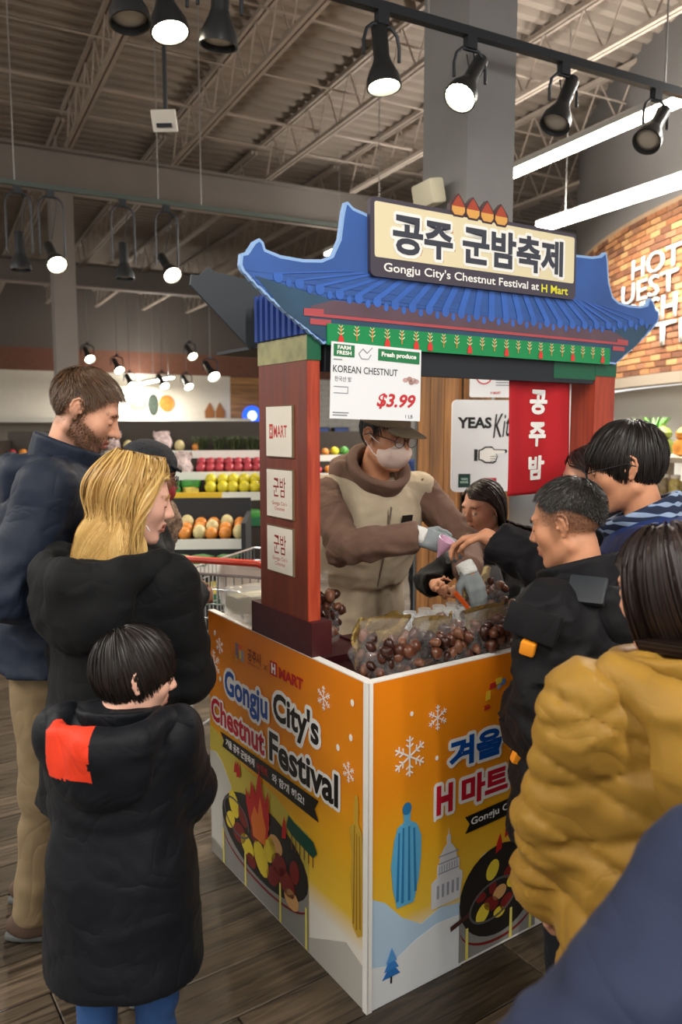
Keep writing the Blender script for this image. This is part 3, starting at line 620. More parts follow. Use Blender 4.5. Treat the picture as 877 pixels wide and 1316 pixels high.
for (a, b) in (((-.07, .08), (-.055, .095)), ((-.055, .095), (-.04, .083)), ((-.04, .083), (-.022, .1)), ((-.07, .08), (-.06, .066)), ((-.06, .066), (-.035, .066)), ((-.035, .066), (-.026, .08))):
    d = Vector(b) - Vector(a); n2 = d.orthogonal().normalized() * .0012
    mb_.prism([tuple(Vector(a) - n2), tuple(Vector(b) - n2), tuple(Vector(b) + n2), tuple(Vector(a) + n2)], 0, .0004)
mb_.obj('farm_sketch', gk, pc, mtx=T5 @ Matrix.Translation((0, 0, lay0(0))), fix=True)
for (x, y, c) in ((.105, .014, '#c9a3a0'), (.12, .018, '#b58a86'), (.136, .015, '#cfb0aa'), (.128, .008, '#a98078'), (.147, .012, '#c3a09b')): art('nut_picture', ell(x, y, .011, .007, 10), mat('np' + c, c, .5), pc, T5, 0)
# red banner on its white bent-tube holder
ban = thing('hanging_banner', 'red cloth banner with white vertical lettering hanging from a bent white tube', 'banner', BOOTH_O, BOOTH_ROT)
bm_ = mat('banner_red', '#b5141f', .75, var=.06, vscale=6, bump=.15, bscale=120)
W_, Z0_, Z1_ = .325, 1.36, 1.785; nx, nz = 24, 30; V = []; Fc = []
bf = lambda x, z: .010 * math.sin(x * 22 + z * 3) * (1.2 - (z - Z0_) / (Z1_ - Z0_)) + .004 * math.sin(x * 50)
for j in range(nz + 1):
    for i in range(nx + 1):
        x = .842 + W_ * i / nx; z = Z0_ + (Z1_ - Z0_) * j / nz; V.append((x, .34 + bf(x, z), z))
for j in range(nz):
    for i in range(nx): a = j * (nx + 1) + i; Fc.append((a, a + 1, a + nx + 2, a + nx + 1))
cl = MB().add(V, Fc).obj('cloth', bm_, ban, smooth=True); md = cl.modifiers.new('thick', 'SOLIDIFY'); md.thickness = .0015; md.offset = 1
for ch, z in zip('공주밤', (1.69, 1.575, 1.455)):
    me, co, lo, hi = text_mesh(ch, WHITE, bold=.012); fs_ = [tuple(p.vertices) for p in me.polygons]; q_ = MB()
    for k in range(10): q_.add(co + np.array([.034 * math.cos(k * .6283), .034 * math.sin(k * .6283), k * 1e-6], np.float32), fs_)
    me = q_.mesh('banner_lettering', WHITE); c = np.array(q_.v, np.float32); co = c; lo, hi = co.min(0), co.max(0)
    x = 1.0 + (c[:, 0] - (lo[0] + hi[0]) / 2) / (hi[0] - lo[0]) * .095; zz = z + (c[:, 1] - (lo[1] + hi[1]) / 2) / (hi[1] - lo[1]) * .088
    yy = .34 - .0035 + .010 * np.sin(x * 22 + zz * 3) * (1.2 - (zz - Z0_) / (Z1_ - Z0_)) + .004 * np.sin(x * 50)
    me.vertices.foreach_set('co', np.stack([x, yy, zz], 1).astype(np.float32).reshape(-1)); me.materials.clear(); me.materials.append(WHITE); me.update(); link('banner_lettering', me, cl)
tubep = [(.83, .355, 1.79), (1.15, .355, 1.79)] + [(1.15 + .035 * math.sin(R(a)), .355, 1.755 + .035 * math.cos(R(a))) for a in range(15, 91, 15)] + [(1.185, .355, 1.4), (1.185, .355, .886)]
MB().tube(tubep, .006, 8).obj('holder_tube', mat('white_metal', '#e8e6e2', .35), ban, smooth='auto')
for x in (.9, 1.1): MB().tube([(x, .355, 1.79), (x, .35, 1.775)], .009, 8).obj('loop', bm_, ban)
# ================================================================== people: implicit surfaces meshed by surface nets
f32 = np.float32
def vnoise(P, s, seed=0.):
    Q = P * np.asarray(s, f32) + f32(seed * 17.31); i = np.floor(Q); f = Q - i; f = f * f * (3 - 2 * f); out = np.zeros(len(P), f32)
    for dx in (0, 1):
        for dy in (0, 1):
            for dz in (0, 1):
                h = np.sin((i[:, 0] + dx) * 127.1 + (i[:, 1] + dy) * 311.7 + (i[:, 2] + dz) * 74.7) * 43758.547
                h = h - np.floor(h)
                out += h * (f[:, 0] if dx else 1 - f[:, 0]) * (f[:, 1] if dy else 1 - f[:, 1]) * (f[:, 2] if dz else 1 - f[:, 2])
    return out
def smin(a, b, k):
    if k <= 0: return np.minimum(a, b)
    h = np.maximum(k - np.abs(a - b), 0) / k
    return np.minimum(a, b) - h * h * k * .25
def smax(a, b, k): return -smin(-a, -b, k)
def A3(*v): return np.array(v if len(v) == 3 else v[0], f32)
def sseg(P, a, b, ra, rb):
    a = A3(a); b = A3(b); d = b - a; q = P - a; t = np.clip(q @ d / max(float(d @ d), 1e-9), 0, 1)
    w = q - t[:, None] * d
    return np.sqrt(np.einsum('ij,ij->i', w, w)) - (ra + (rb - ra) * t)
def sell(P, c, r, Rm=None):
    q = P - A3(c)
    if Rm is not None: q = q @ np.asarray(Rm, f32)
    r = A3(r); e = q / r; k0 = np.sqrt(np.einsum('ij,ij->i', e, e)) + 1e-6; g = e / r; k1 = np.sqrt(np.einsum('ij,ij->i', g, g)) + 1e-6
    return k0 * (k0 - 1) / k1
def sprof(P, tab, o=(0, 0, 0), Rm=None):
    """upright elliptical solid: rows of z, rx, ry, cx, cy"""
    q = P - A3(o)
    if Rm is not None: q = q @ np.asarray(Rm, f32)
    T = np.array(tab, f32); z = q[:, 2]
    rx, ry, cx, cy = (np.interp(z, T[:, 0], T[:, i]).astype(f32) for i in (1, 2, 3, 4))
    x, y = (q[:, 0] - cx), (q[:, 1] - cy)
    k0 = np.sqrt((x / rx) ** 2 + (y / ry) ** 2) + 1e-6; k1 = np.sqrt((x / rx / rx) ** 2 + (y / ry / ry) ** 2) + 1e-6
    d = k0 * (k0 - 1) / k1
    return smax(smax(d, T[0, 0] - z, .02), z - T[-1, 0], .02)
def axis_pts(lo, hi, h, fine):
    p = [lo]; x = lo
    while x < hi:
        st = h
        for (a, b, s) in fine:
            if x + 1e-6 >= a - h and x < b: st = min(st, s)
        x += st; p.append(x)
    return np.array(p, f32)
def net(fn, lo, hi, h, fine=()):
    """sparse surface nets on a rectilinear grid; fine = [(lo, hi, step)] boxes with a smaller step"""
    ax = [axis_pts(lo[i], hi[i], h, [(f[0][i], f[1][i], f[2]) for f in fine]) for i in range(3)]
    n = [len(a) for a in ax]; B = 5; val = np.ones(n, f32)
    bs = [np.arange(0, n[i], B) for i in range(3)]
    cen = []; half = []
    for i in range(3):
        s = ax[i][bs[i]]; e = ax[i][np.minimum(bs[i] + B, n[i] - 1)]; cen.append((s + e) / 2); half.append((e - s) / 2)
    CG = np.stack(np.meshgrid(*cen, indexing='ij'), -1).reshape(-1, 3).astype(f32); HG = np.stack(np.meshgrid(*half, indexing='ij'), -1).reshape(-1, 3)
    d = fn(CG); rad = np.linalg.norm(HG, axis=1)
    act = np.abs(d) < rad * 1.5 + .02
    BI = np.stack(np.meshgrid(*[np.arange(len(b)) for b in bs], indexing='ij'), -1).reshape(-1, 3)
    sg = np.where(d < 0, -1, 1).astype(f32).reshape([len(b) for b in bs])
    val = np.repeat(np.repeat(np.repeat(sg, B, 0), B, 1), B, 2)[:n[0], :n[1], :n[2]].copy()
    off = np.stack(np.meshgrid(*[np.arange(B)] * 3, indexing='ij'), -1).reshape(-1, 3)
    I = (BI[act][:, None, :] * B + off[None]).reshape(-1, 3)
    I = I[(I[:, 0] < n[0]) & (I[:, 1] < n[1]) & (I[:, 2] < n[2])]
    P = np.stack([ax[k][I[:, k]] for k in range(3)], 1)
    val[I[:, 0], I[:, 1], I[:, 2]] = fn(P)
    ins = (val < 0)
    c = np.zeros([k - 1 for k in n], np.int8)
    for dx in (0, 1):
        for dy in (0, 1):
            for dz in (0, 1): c += ins[dx:n[0] - 1 + dx, dy:n[1] - 1 + dy, dz:n[2] - 1 + dz]
    cells = np.argwhere((c > 0) & (c < 8)); M = len(cells)
    cv = {}; X = {}
    for q in range(8):
        o = np.array([q & 1, (q >> 1) & 1, (q >> 2) & 1]); J = cells + o
        cv[q] = val[J[:, 0], J[:, 1], J[:, 2]]; X[q] = np.stack([ax[k][J[:, k]] for k in range(3)], 1)
    acc = np.zeros((M, 3), f32); cnt = np.zeros(M, f32)
    for a in range(8):
        for b in (1, 2, 4):
            if a & b: continue
            e = a | b; m = (cv[a] < 0) != (cv[e] < 0); t = np.where(m, cv[a] / np.where(m, cv[a] - cv[e], 1), 0)[:, None]
            acc += np.where(m[:, None], X[a] * (1 - t) + X[e] * t, 0); cnt += m
    Vv = acc / cnt[:, None]
    idx = np.full([k - 1 for k in n], -1, np.int32); idx[cells[:, 0], cells[:, 1], cells[:, 2]] = np.arange(M)
    F = []
    for a in range(3):
        u, v = (a + 1) % 3, (a + 2) % 3
        s0 = [slice(None)] * 3; s1 = [slice(None)] * 3; s0[a] = slice(0, n[a] - 1); s1[a] = slice(1, n[a])
        A_, B_ = ins[tuple(s0)], ins[tuple(s1)]; e = np.argwhere(A_ != B_)
        e = e[(e[:, u] > 0) & (e[:, v] > 0) & (e[:, u] < n[u] - 1) & (e[:, v] < n[v] - 1)]
        fl = A_[e[:, 0], e[:, 1], e[:, 2]]
        def ci(du, dv):
            J = e.copy(); J[:, u] -= du; J[:, v] -= dv; return idx[J[:, 0], J[:, 1], J[:, 2]]
        q = np.stack([ci(1, 1), ci(0, 1), ci(0, 0), ci(1, 0)], 1); q[~fl] = q[~fl][:, ::-1]; F.append(q)
    F = np.concatenate(F); F = F[(F >= 0).all(1)]
    return Vv, F
def np_mesh(name, V, F, mats, mi=None, smooth=True, tone=None):
    me = bpy.data.meshes.new(name); V = np.asarray(V, f32); F = np.asarray(F, np.int32); k = F.shape[1]
    me.vertices.add(len(V)); me.vertices.foreach_set('co', V.reshape(-1)); me.loops.add(F.size); me.loops.foreach_set('vertex_index', F.reshape(-1))
    me.polygons.add(len(F)); me.polygons.foreach_set('loop_start', np.arange(0, F.size, k, dtype=np.int32)); me.polygons.foreach_set('loop_total', np.full(len(F), k, np.int32))
    me.polygons.foreach_set('use_smooth', np.full(len(F), smooth))
    for m in (mats if isinstance(mats, (list, tuple)) else [mats]): me.materials.append(m)
    if mi is not None: me.polygons.foreach_set('material_index', np.asarray(mi, np.int32))
    if tone is not None:
        at = me.attributes.new('tone', 'FLOAT', 'POINT'); at.data.foreach_set('value', np.asarray(tone, f32))
    me.update(); me.validate(); return me
def rotm(ax, deg): return np.array(Matrix.Rotation(R(deg), 3, ax), f32)

SKIN = mat('skin_light', '#d9a184', .5, var=.07, vscale=30, spec=.4); SKIN2 = mat('skin_tan', '#c48a68', .5, var=.07, vscale=30, spec=.4); SKIN3 = mat('skin_deep', '#8a5a42', .5, var=.07, vscale=30)
SKINP = mat('skin_pale', '#e3b09a', .5, var=.06, vscale=30, spec=.4)
LIP = mat('lip', '#b06a5c', .4)
for mm in (SKIN, SKIN2, SKIN3, SKINP):
    b_ = mm.node_tree.nodes['Principled BSDF']; b_.inputs['Subsurface Weight'].default_value = .12; b_.inputs['Subsurface Radius'].default_value = (.02, .008, .004); b_.inputs['Subsurface Scale'].default_value = .5
    nt = mm.node_tree; at = nt.nodes.new('ShaderNodeAttribute'); at.attribute_name = 'tone'; mx = nt.nodes.new('ShaderNodeMix'); mx.data_type = 'RGBA'; mx.inputs['B'].default_value = (*lin('#3a2a22'), 1)
    src = b_.inputs['Base Color'].links[0].from_socket; nt.links.new(src, mx.inputs['A']); nt.links.new(at.outputs['Fac'], mx.inputs['Factor']); nt.links.new(mx.outputs['Result'], b_.inputs['Base Color'])
def hair_mat(name, c1, c2, rough=.42):
    m = bpy.data.materials.new(name); m.use_nodes = True; nt = m.node_tree; b = nt.nodes['Principled BSDF']; b.inputs['Roughness'].default_value = rough; b.inputs['Specular IOR Level'].default_value = .35
    at = nt.nodes.new('ShaderNodeAttribute'); at.attribute_name = 'tone'
    rp = nt.nodes.new('ShaderNodeValToRGB'); rp.color_ramp.elements[0].color = (*lin(c1), 1); rp.color_ramp.elements[1].color = (*lin(c2), 1)
    nt.links.new(at.outputs['Fac'], rp.inputs[0]); nt.links.new(rp.outputs[0], b.inputs['Base Color']); MATS[name] = m; return m
H_BLACK = hair_mat('hair_black', '#0b0908', '#2a2320'); H_BROWN = hair_mat('hair_brown', '#2e2015', '#6b4d33'); H_BLOND = hair_mat('hair_blond', '#9c6f33', '#ecc980', .38); H_DKBR = hair_mat('hair_darkbrown', '#120c0a', '#3a2a24')
H_BUZZ = hair_mat('hair_soft_black', '#121110', '#3a3531')

HC, HRad = A3(0, -.012, .035), A3(.077, .098, .088)            # scalp ellipsoid in the head frame
def head_sdf(P, female=0., nose=1.):
    """face looks along +y; origin between the ears, chin at -0.115, crown at +0.12"""
    d = sell(P, (0, -.012, .035), (.074, .095, .085))
    d = smin(d, sell(P, (0, .028, -.035), (.060, .064, .083)), .03)
    jw = .047 - .006 * female
    for s in (-1, 1):
        d = smin(d, sseg(P, (s * jw, -.012, -.062), (s * .018, .062, -.100), .020, .015), .025)
        d = smin(d, sell(P, (s * .040, .058, -.022), (.022, .022, .022)), .03)
    d = smin(d, sell(P, (0, .073, -.101), (.021, .017, .016)), .02)
    d = smin(d, sseg(P, (-.036, .076, .026), (.036, .076, .026), .011, .011), .022)
    for s in (-1, 1):
        d = smax(d, -sell(P, (s * .032, .104, .004), (.018, .020, .013)), .016)
        d = smin(d, sell(P, (s * .032, .078, .002), (.0145, .0135, .0125)), .004)
    d = smin(d, sseg(P, (0, .086, .014), (0, .112 * nose if nose > 1 else .110, -.026), .0075, .0105), .014)
    for s in (-1, 1): d = smin(d, sell(P, (s * .011, .098, -.031), (.0085, .010, .008)), .008)
    d = smin(d, sell(P, (0, .082, -.062), (.026, .016, .018)), .012)
    for s in (-1, 1):
        d = smin(d, sseg(P, (s * .020, .086, -.060), (0, .0965, -.0565), .0045, .0062), .006)
        d = smin(d, sseg(P, (s * .016, .086, -.069), (0, .0945, -.0715), .005, .007), .006)
    d = smax(d, -sseg(P, (-.021, .0945, -.0645), (.021, .0945, -.0645), .0028, .0028), .004)
    for s in (-1, 1):
        m = np.abs(P[:, 0] - s * .082) + np.abs(P[:, 1] + .014) * .5 + np.abs(P[:, 2]) * .4 < .05
        if not m.any(): continue
        Q = P[m]; E = lambda y, z, o=0.: (s * (.0765 + o - .16 * (y + .014) - .0), y, z)          # ear plate turns outwards towards the back
        e = smax(sell(Q, E(-.013, .0), (.006, .0155, .028), rotm('Z', s * 14)), -sell(Q, (s * .0865, -.006, -.004), (.005, .008, .012)), .003)
        hx = [E(.004, .004, .002), E(.004, .018, .003), E(-.006, .028, .004), E(-.019, .028, .005), E(-.029, .017, .006), E(-.030, .0, .006), E(-.024, -.015, .004), E(-.014, -.027, .001)]
        for a, b in zip(hx[:-1], hx[1:]): e = smin(e, sseg(Q, a, b, .0034, .0034), .003)
        e = smin(e, sell(Q, E(-.009, -.029, .0), (.005, .008, .008)), .004)
        ah = [E(-.008, .018, .004), E(-.019, .010, .0055), E(-.021, -.006, .005), E(-.012, -.018, .003)]
        for a, b in zip(ah[:-1], ah[1:]): e = smin(e, sseg(Q, a, b, .003, .003), .003)
        e = smin(e, sell(Q, E(.003, -.007, .004), (.004, .004, .006)), .003)
        d[m] = smin(d[m], e.astype(d.dtype), .005)
    return d
def hand_prims(w, dr, nm, side, curl=25., k=1., spread=1., point=False, pinch=False):
    """palm and five fingers; dr = along the hand, nm = out of the back of the hand, thumb on the lateral side"""
    w, dr, nm = Vector(w), Vector(dr).normalized(), Vector(nm); nm = (nm - dr * nm.dot(dr)).normalized(); lat = dr.cross(nm) * side
    pr = []
    for q in (-.024, -.008, .008, .024): pr.append((w + lat * q * k * .8 + dr * .01 * k, w + lat * q * k + dr * .082 * k, .0165 * k, .0125 * k))
    L = {0: (.046, .027, .021, .027), 1: (.05, .031, .023, .009), 2: (.047, .029, .022, -.009), 3: (.037, .022, .019, -.026)}
    for i in range(4):
        l1, l2, l3, q = L[i]; p = w + lat * q * k + dr * .082 * k; a = R(curl * (.8 + .12 * i)); ang = 0.
        fan = lat * (q * 3.0 * spread)
        if pinch and i == 0: a *= 1.15
        for l, r0, r1 in ((l1, .0105, .0095), (l2, .0095, .0085), (l3, .0085, .0072)):
            ang += a; d2 = (dr * math.cos(ang) - nm * math.sin(ang) + fan * .35).normalized(); p2 = p + d2 * l * k; pr.append((p, p2, r0 * k, r1 * k)); p = p2
    p = w + lat * .026 * k + dr * .022 * k; d2 = (lat * .75 + dr * .75 - nm * .35).normalized(); p2 = p + d2 * .042 * k; pr.append((p, p2, .014 * k, .0115 * k))
    d3 = (d2 * .55 + dr * .8 - nm * .55 - lat * (.35 if pinch else .0)).normalized(); p3 = p2 + d3 * .032 * k; pr.append((p2, p3, .0115 * k, .0095 * k))
    p4 = p3 + (d3 - nm * .2 - lat * (.35 if pinch else .1)).normalized() * .025 * k; pr.append((p3, p4, .0095 * k, .0078 * k))
    return [(tuple(a), tuple(b), c, e) for a, b, c, e in pr]

class Fig:
    """a posed person: feet on z=0, facing +y of its own frame"""
    def __init__(s, name, label, loc, az, h, hs=1., bw=1., lean=0., twist=0., head=(0, 0, 0), wr=None, wl=None, skin=SKIN, female=0., stance=.08, nose=1., knee=0.):
        s.root = thing(name, label, 'person', (loc[0], loc[1], 0), R(-az)); s.h = h; s.hs = hs; s.skin = skin; s.female = female; s.bw = bw; s.nose = nose; s.stubble = None
        s.inv = (Matrix.Translation((loc[0], loc[1], 0)) @ Matrix.Rotation(R(-az), 4, 'Z')).inverted()
        s.pel = A3(0, 0, .53 * h); s.Rc = rotm('Z', -twist) @ rotm('X', -lean)
        s.Rh = rotm('Z', -head[0]) @ rotm('X', -head[1]) @ rotm('Y', head[2])
        hz = h - .12 * hs
        s.hc = s.up(0, .012, hz); s.hc = s.up(0, .0, hz - .10 * hs) + s.Rh @ A3(0, .022, .10 * hs)
        s.sw = .112 * h * bw; s.sz = .795 * h if hs < 1.05 * h / 1.7 else .775 * h
        s.S = {1: s.up(s.sw, -.005, s.sz), -1: s.up(-s.sw, -.005, s.sz)}
        L1, L2 = .175 * h, .152 * h; s.E = {}; s.W = {}
        for sd, tg in ((1, wr), (-1, wl)):
            S = Vector(s.S[sd])
            if tg is None: tg = (Vector(s.up(sd * (s.sw + .05 * h), .05 * h, .50 * h)), Vector((sd * .5, -1, 0)))
            T, pole = Vector(tg[0]), Vector(tg[1]); d = T - S; D = min(d.length, (L1 + L2) * .995); d.normalize(); T = S + d * D
            a = (L1 * L1 - L2 * L2 + D * D) / (2 * D); hh = math.sqrt(max(L1 * L1 - a * a, 0)); pp = (pole - d * pole.dot(d)).normalized()
            s.E[sd] = A3(*(S + d * a + pp * hh)); s.W[sd] = A3(*T)
        s.hip = {1: A3(.052 * h, 0, .50 * h), -1: A3(-.052 * h, 0, .50 * h)}
        s.ank = {1: A3(stance, .0, .045 * h), -1: A3(-stance, -.03, .045 * h)}
        s.kn = {q: (s.hip[q] + s.ank[q]) / 2 + A3(0, .02 + knee, 0) for q in (1, -1)}
        s.handdir = {}; s.hp = {}
        for sd in (1, -1): s.hp[sd] = None
    def up(s, x, y, z): return s.pel + s.Rc @ (A3(x, y, z) - s.pel)
    def loc(s, p): return A3(*(s.inv @ Vector(p)))
    def hand(s, sd, dr=None, nm=None, curl=25., pinch=False, k=None):
        d = Vector(s.W[sd]) - Vector(s.E[sd]) if dr is None else Vector(dr)
        n = Vector(nm) if nm is not None else Vector((sd, 0, .3))
        s.hp[sd] = hand_prims(s.W[sd], d, n, -sd if nm is None else -sd, curl, k or s.h / 1.72, pinch=pinch)
    def hl(s, p): return s.hc + s.Rh @ (A3(*p) * s.hs)
    def torso(s, P, t=0.):
        h, b = s.h, s.bw
        b = b * .94; d = sell(P, s.up(0, 0, .545 * h), (.088 * h * b + t, .066 * h + t, .075 * h + t), s.Rc)
        d = smin(d, sell(P, s.up(0, 0, .63 * h), (.080 * h * b + t, .058 * h + t, .09 * h + t), s.Rc), .05)
        d = smin(d, sell(P, s.up(0, .004, .735 * h), (.094 * h * b + t, .066 * h + t, .095 * h + t), s.Rc), .05)
        d = smin(d, sseg(P, s.S[-1], s.S[1], .026 * h + t, .026 * h + t), .04)
        return d
    def arms(s, P, t=0., d=None, kk=.05, cut=True, wf=1.):
        h = s.h
        for sd in (1, -1):
            q_ = .82 if t == 0 else 1.; a = sseg(P, s.S[sd], s.E[sd], .032 * h * q_ + t * .62, .025 * h * q_ + t * .8); b = sseg(P, s.E[sd], s.W[sd], .025 * h * q_ + t * .8, .017 * h * wf + t * .7)
            a = smin(a, b, .03); d = a if d is None else smin(d, a, kk)
        return d
    def legs(s, P, t=0.):
        h = s.h; d = None
        for sd in (1, -1):
            a = smin(sseg(P, s.hip[sd], s.kn[sd], .053 * h + t, .034 * h + t), sseg(P, s.kn[sd], s.ank[sd], .033 * h + t, .022 * h + t), .04)
            d = a if d is None else smin(d, a, .02)
        return d
    def body(s, finehand=(), ears=()):
        h = s.h
        def fn(P):
            d = s.torso(P); d = s.arms(P, 0, d); d = smin(d, s.legs(P), .04)
            nb = s.up(0, -.01, s.sz + .01 * h); d = smin(d, sseg(P, nb, s.hl((0, -.018, -.06)), .036 * h * (.9 + .1 * s.bw), .050 * s.hs), .035)
            for sd in (1, -1):
                d = smin(d, sell(P, s.ank[sd] + A3(0, .03 * h, -.020 * h), (.016 * h, .052 * h, .014 * h)), .02)
            q = P - s.hc; m = np.einsum('ij,ij->i', q, q) < (.24 * s.hs) ** 2
            if m.any():
                hd = head_sdf((q[m] @ s.Rh) / f32(s.hs), s.female, s.nose) * s.hs; d[m] = smin(d[m], hd.astype(f32), .012)
            for sd in (1, -1):
                if s.hp[sd] is None: s.hand(sd)
                q = P - s.W[sd]; m = np.einsum('ij,ij->i', q, q) < .3 ** 2
                if m.any():
                    e = None
                    for (a, b, r0, r1) in s.hp[sd]:
                        x = sseg(P[m], a, b, r0, r1); e = x if e is None else smin(e, x, .006)
                    d[m] = smin(d[m], e.astype(f32), .008)
            return d
        pts = np.stack([s.S[1], s.S[-1], s.E[1], s.E[-1], s.W[1], s.W[-1], s.hc, s.ank[1], s.ank[-1]])
        lo = pts.min(0) - .22; hi = pts.max(0) + .22; lo[2] = -.02
        fine = [(s.hc - .14 * s.hs, s.hc + .145 * s.hs, .0045)] + [(s.W[sd] - .13, s.W[sd] + .13, .0055) for sd in finehand] + [(s.hl((q * .084, -.013, .0)) - A3(.030, .030, .040) * s.hs, s.hl((q * .084, -.013, .0)) + A3(.030, .030, .040) * s.hs, .0026) for q in ears]
        V, F = net(fn, lo, hi, .014, fine)
        c = V[F].mean(1); q = ((c - s.hc) @ s.Rh) / s.hs
        lip = (np.abs(q[:, 0]) < .023) & (q[:, 1] > .082) & (q[:, 2] < -.0545) & (q[:, 2] > -.0765)
        mi = lip.astype(int); qv = ((V - s.hc) @ s.Rh) / f32(s.hs); near = np.einsum('ij,ij->i', qv, qv) < .035
        tn = np.zeros(len(V), f32)
        if s.stubble is not None: tn[near] = s.stubble(qv[near])
        link('body', np_mesh('body', V, F, [s.skin, LIP], mi, tone=tn), s.root)
    def part(s, name, fn, lo, hi, hgt, m, fine=(), label=None):
        V, F = net(fn, lo, hi, hgt, fine); o = link(name, np_mesh(name, V, F, m), s.root)
        if label: o['label'] = label
        return o
    def trousers(s, m, t=.018):
        top = .60 * s.h
        def fn(P):
            d = smin(s.legs(P, t), sell(P, (0, 0, .54 * s.h), (.09 * s.h * s.bw + t, .068 * s.h + t, .07 * s.h + t)), .05)
            n = vnoise(P, (9, 9, 22), 3) - .5; d = d + n * .014
            return smax(d, .03 * s.h - P[:, 2], .01)
        return s.part('trousers', fn, (-.3 * s.h, -.2 * s.h, 0), (.3 * s.h, .2 * s.h, .66 * s.h), .013, m)
    def shoes(s, up_m, sole_m, k=1.):
        for sd in (1, -1):
            a = s.ank[sd]; L = .075 * s.h * k
            def up(P):
                d = sell(P, (a[0], a[1] + .035 * s.h, .042 * k), (.041 * k, L * 1.02, .052 * k)); d = smin(d, sseg(P, (a[0], a[1] - .012, .045), (a[0], a[1] - .012, .09 * k), .042 * k, .038 * k), .03)
                return smax(d, .018 - P[:, 2], .005)
            def sl(P): return smax(sell(P, (a[0], a[1] + .035 * s.h, .012), (.040 * k, L * 1.06, .05)), np.abs(P[:, 2] - .0125) - .0115, .006)
            lo = (a[0] - .08, a[1] - .12, -.01); hi = (a[0] + .08, a[1] + .22, .14)
            V, F = net(up, lo, hi, .008); sh = link('shoe', np_mesh('shoe', V, F, up_m), s.root)
            V, F = net(sl, lo, hi, .008); link('sole', np_mesh('sole', V, F, sole_m), sh)
            mb = MB()
            for q in range(4): mb.tube([(a[0] - .018, a[1] + .03 + q * .017, .088 - q * .006), (a[0] + .018, a[1] + .034 + q * .017, .088 - q * .006)], .003, 5)
            mb.obj('laces', sole_m, sh)
    def coat(s, m, t=.03, hem=.42, flare=1.15, fold=.012, fs=(7, 7, 12), seed=1., name='jacket', collar=None, quilt=None, step=.010, wf=1.2, sleeve=True, open_front=False, extra=None, cuff=.02, tt=None):
        h, b = s.h, s.bw; t0 = t if tt is None else tt; rx, ry = .094 * h * b + t0, .070 * h + t0
        tab = [(hem * h, rx * flare, ry * flare * 1.04, 0, 0), (.50 * h, rx * (1 + (flare - 1) * .6), ry * (1 + (flare - 1) * .7), 0, 0), (.60 * h, rx * .98, ry * 1.0, 0, 0), (.70 * h, rx * 1.04, ry * 1.05, 0, .004), (.75 * h, rx * 1.02, ry * 1.0, 0, .0), (.80 * h, rx * .78, ry * .85, 0, -.004), (.83 * h, rx * .45, ry * .7, 0, -.004)]
        tab = [(r[0] - s.pel[2],) + tuple(r[1:]) for r in tab]
        low = [r for r in tab if r[0] <= .08 * h]
        def fn(P):
            d = sprof(P, tab[2:] if abs(s.Rc[2, 1]) > .12 else tab, s.pel, s.Rc)
            if abs(s.Rc[2, 1]) > .12: d = smin(d, sprof(P, tab[:4], s.pel), .06)
            d = smin(d, sseg(P, s.S[-1], s.S[1], .031 * h + t0 * .55, .031 * h + t0 * .55), .05)
            if sleeve:
                a = s.arms(P, t, None, wf=wf)
                for sd in (1, -1):
                    ax = s.W[sd] - s.E[sd]; ax = ax / np.linalg.norm(ax); a2 = ((P - s.W[sd]) @ ax)
                    near = np.linalg.norm(P - s.W[sd], axis=1) < .16
                    a = np.where(near, smax(a, a2 + cuff, .012), a)
                d = smin(d, a, .035)
            n = vnoise(P, fs, seed) - .5; Q = P + (np.stack([n, vnoise(P, fs, seed + 3) - .5, n * 0], 1) * .10).astype(f32)
            n2 = np.abs(vnoise(Q, (fs[0] * 1.5, fs[1] * 1.5, fs[2] * 1.3), seed + 5) - .5) * 2; n3 = np.abs(vnoise(Q, (fs[0] * 3.2, fs[1] * 3.2, fs[2] * 3.2), seed + 8) - .5) * 2
            d = d + fold * (.7 * n + 1.25 * (.45 - np.sqrt(n2)) * -1 + .5 * (.45 - n3) * -1)
            if sleeve:                                        # rings of creases round the bent elbows
                for sd in (1, -1):
                    q = P - s.E[sd]; r = np.linalg.norm(q, axis=1); ax = s.W[sd] - s.S[sd]; ax = ax / np.linalg.norm(ax)
                    d = d + .55 * fold * np.sin((q @ ax) * 95 + 7 * n) * np.exp(-(r / .12) ** 2)
            if quilt is not None: d = d - quilt(s, P)
            if extra is not None: d = extra(s, P, d)
            return d
        pts = np.stack([s.S[1], s.S[-1], s.E[1], s.E[-1], s.W[1], s.W[-1], s.pel, s.up(0, 0, .86 * h)]); ex = max(rx * flare, .12) + .05
        lo = np.minimum(pts.min(0) - .13, [-ex, -ex, 0]); hi = np.maximum(pts.max(0) + .13, [ex, ex, 0]); lo[2] = min(hem * h - .05, pts[:, 2].min() - .1)
        return s.part(name, fn, lo, hi, step, m)
    def collar(s, m, r=.068, hgt=.07, th=.012, tilt=12, z=-.0, name='collar', flare=.010, y=-.008):
        nb = s.up(0, y, s.sz + .012 * s.h + z); Rm = s.Rc @ rotm('X', -tilt)
        def fn(P):
            q = (P - nb) @ Rm; rr = np.sqrt(q[:, 0] ** 2 + (q[:, 1] / 1.05) ** 2); R0 = r + flare * np.clip(q[:, 2] / hgt, -1, 2)
            d = np.abs(rr - R0) - th; n = vnoise(P, (18, 18, 25), 2) - .5
            return smax(d + n * .008, np.abs(q[:, 2] - hgt * .4) - hgt * .75, .012)
        return s.part(name, fn, nb - .2, nb + .2, .007, m)
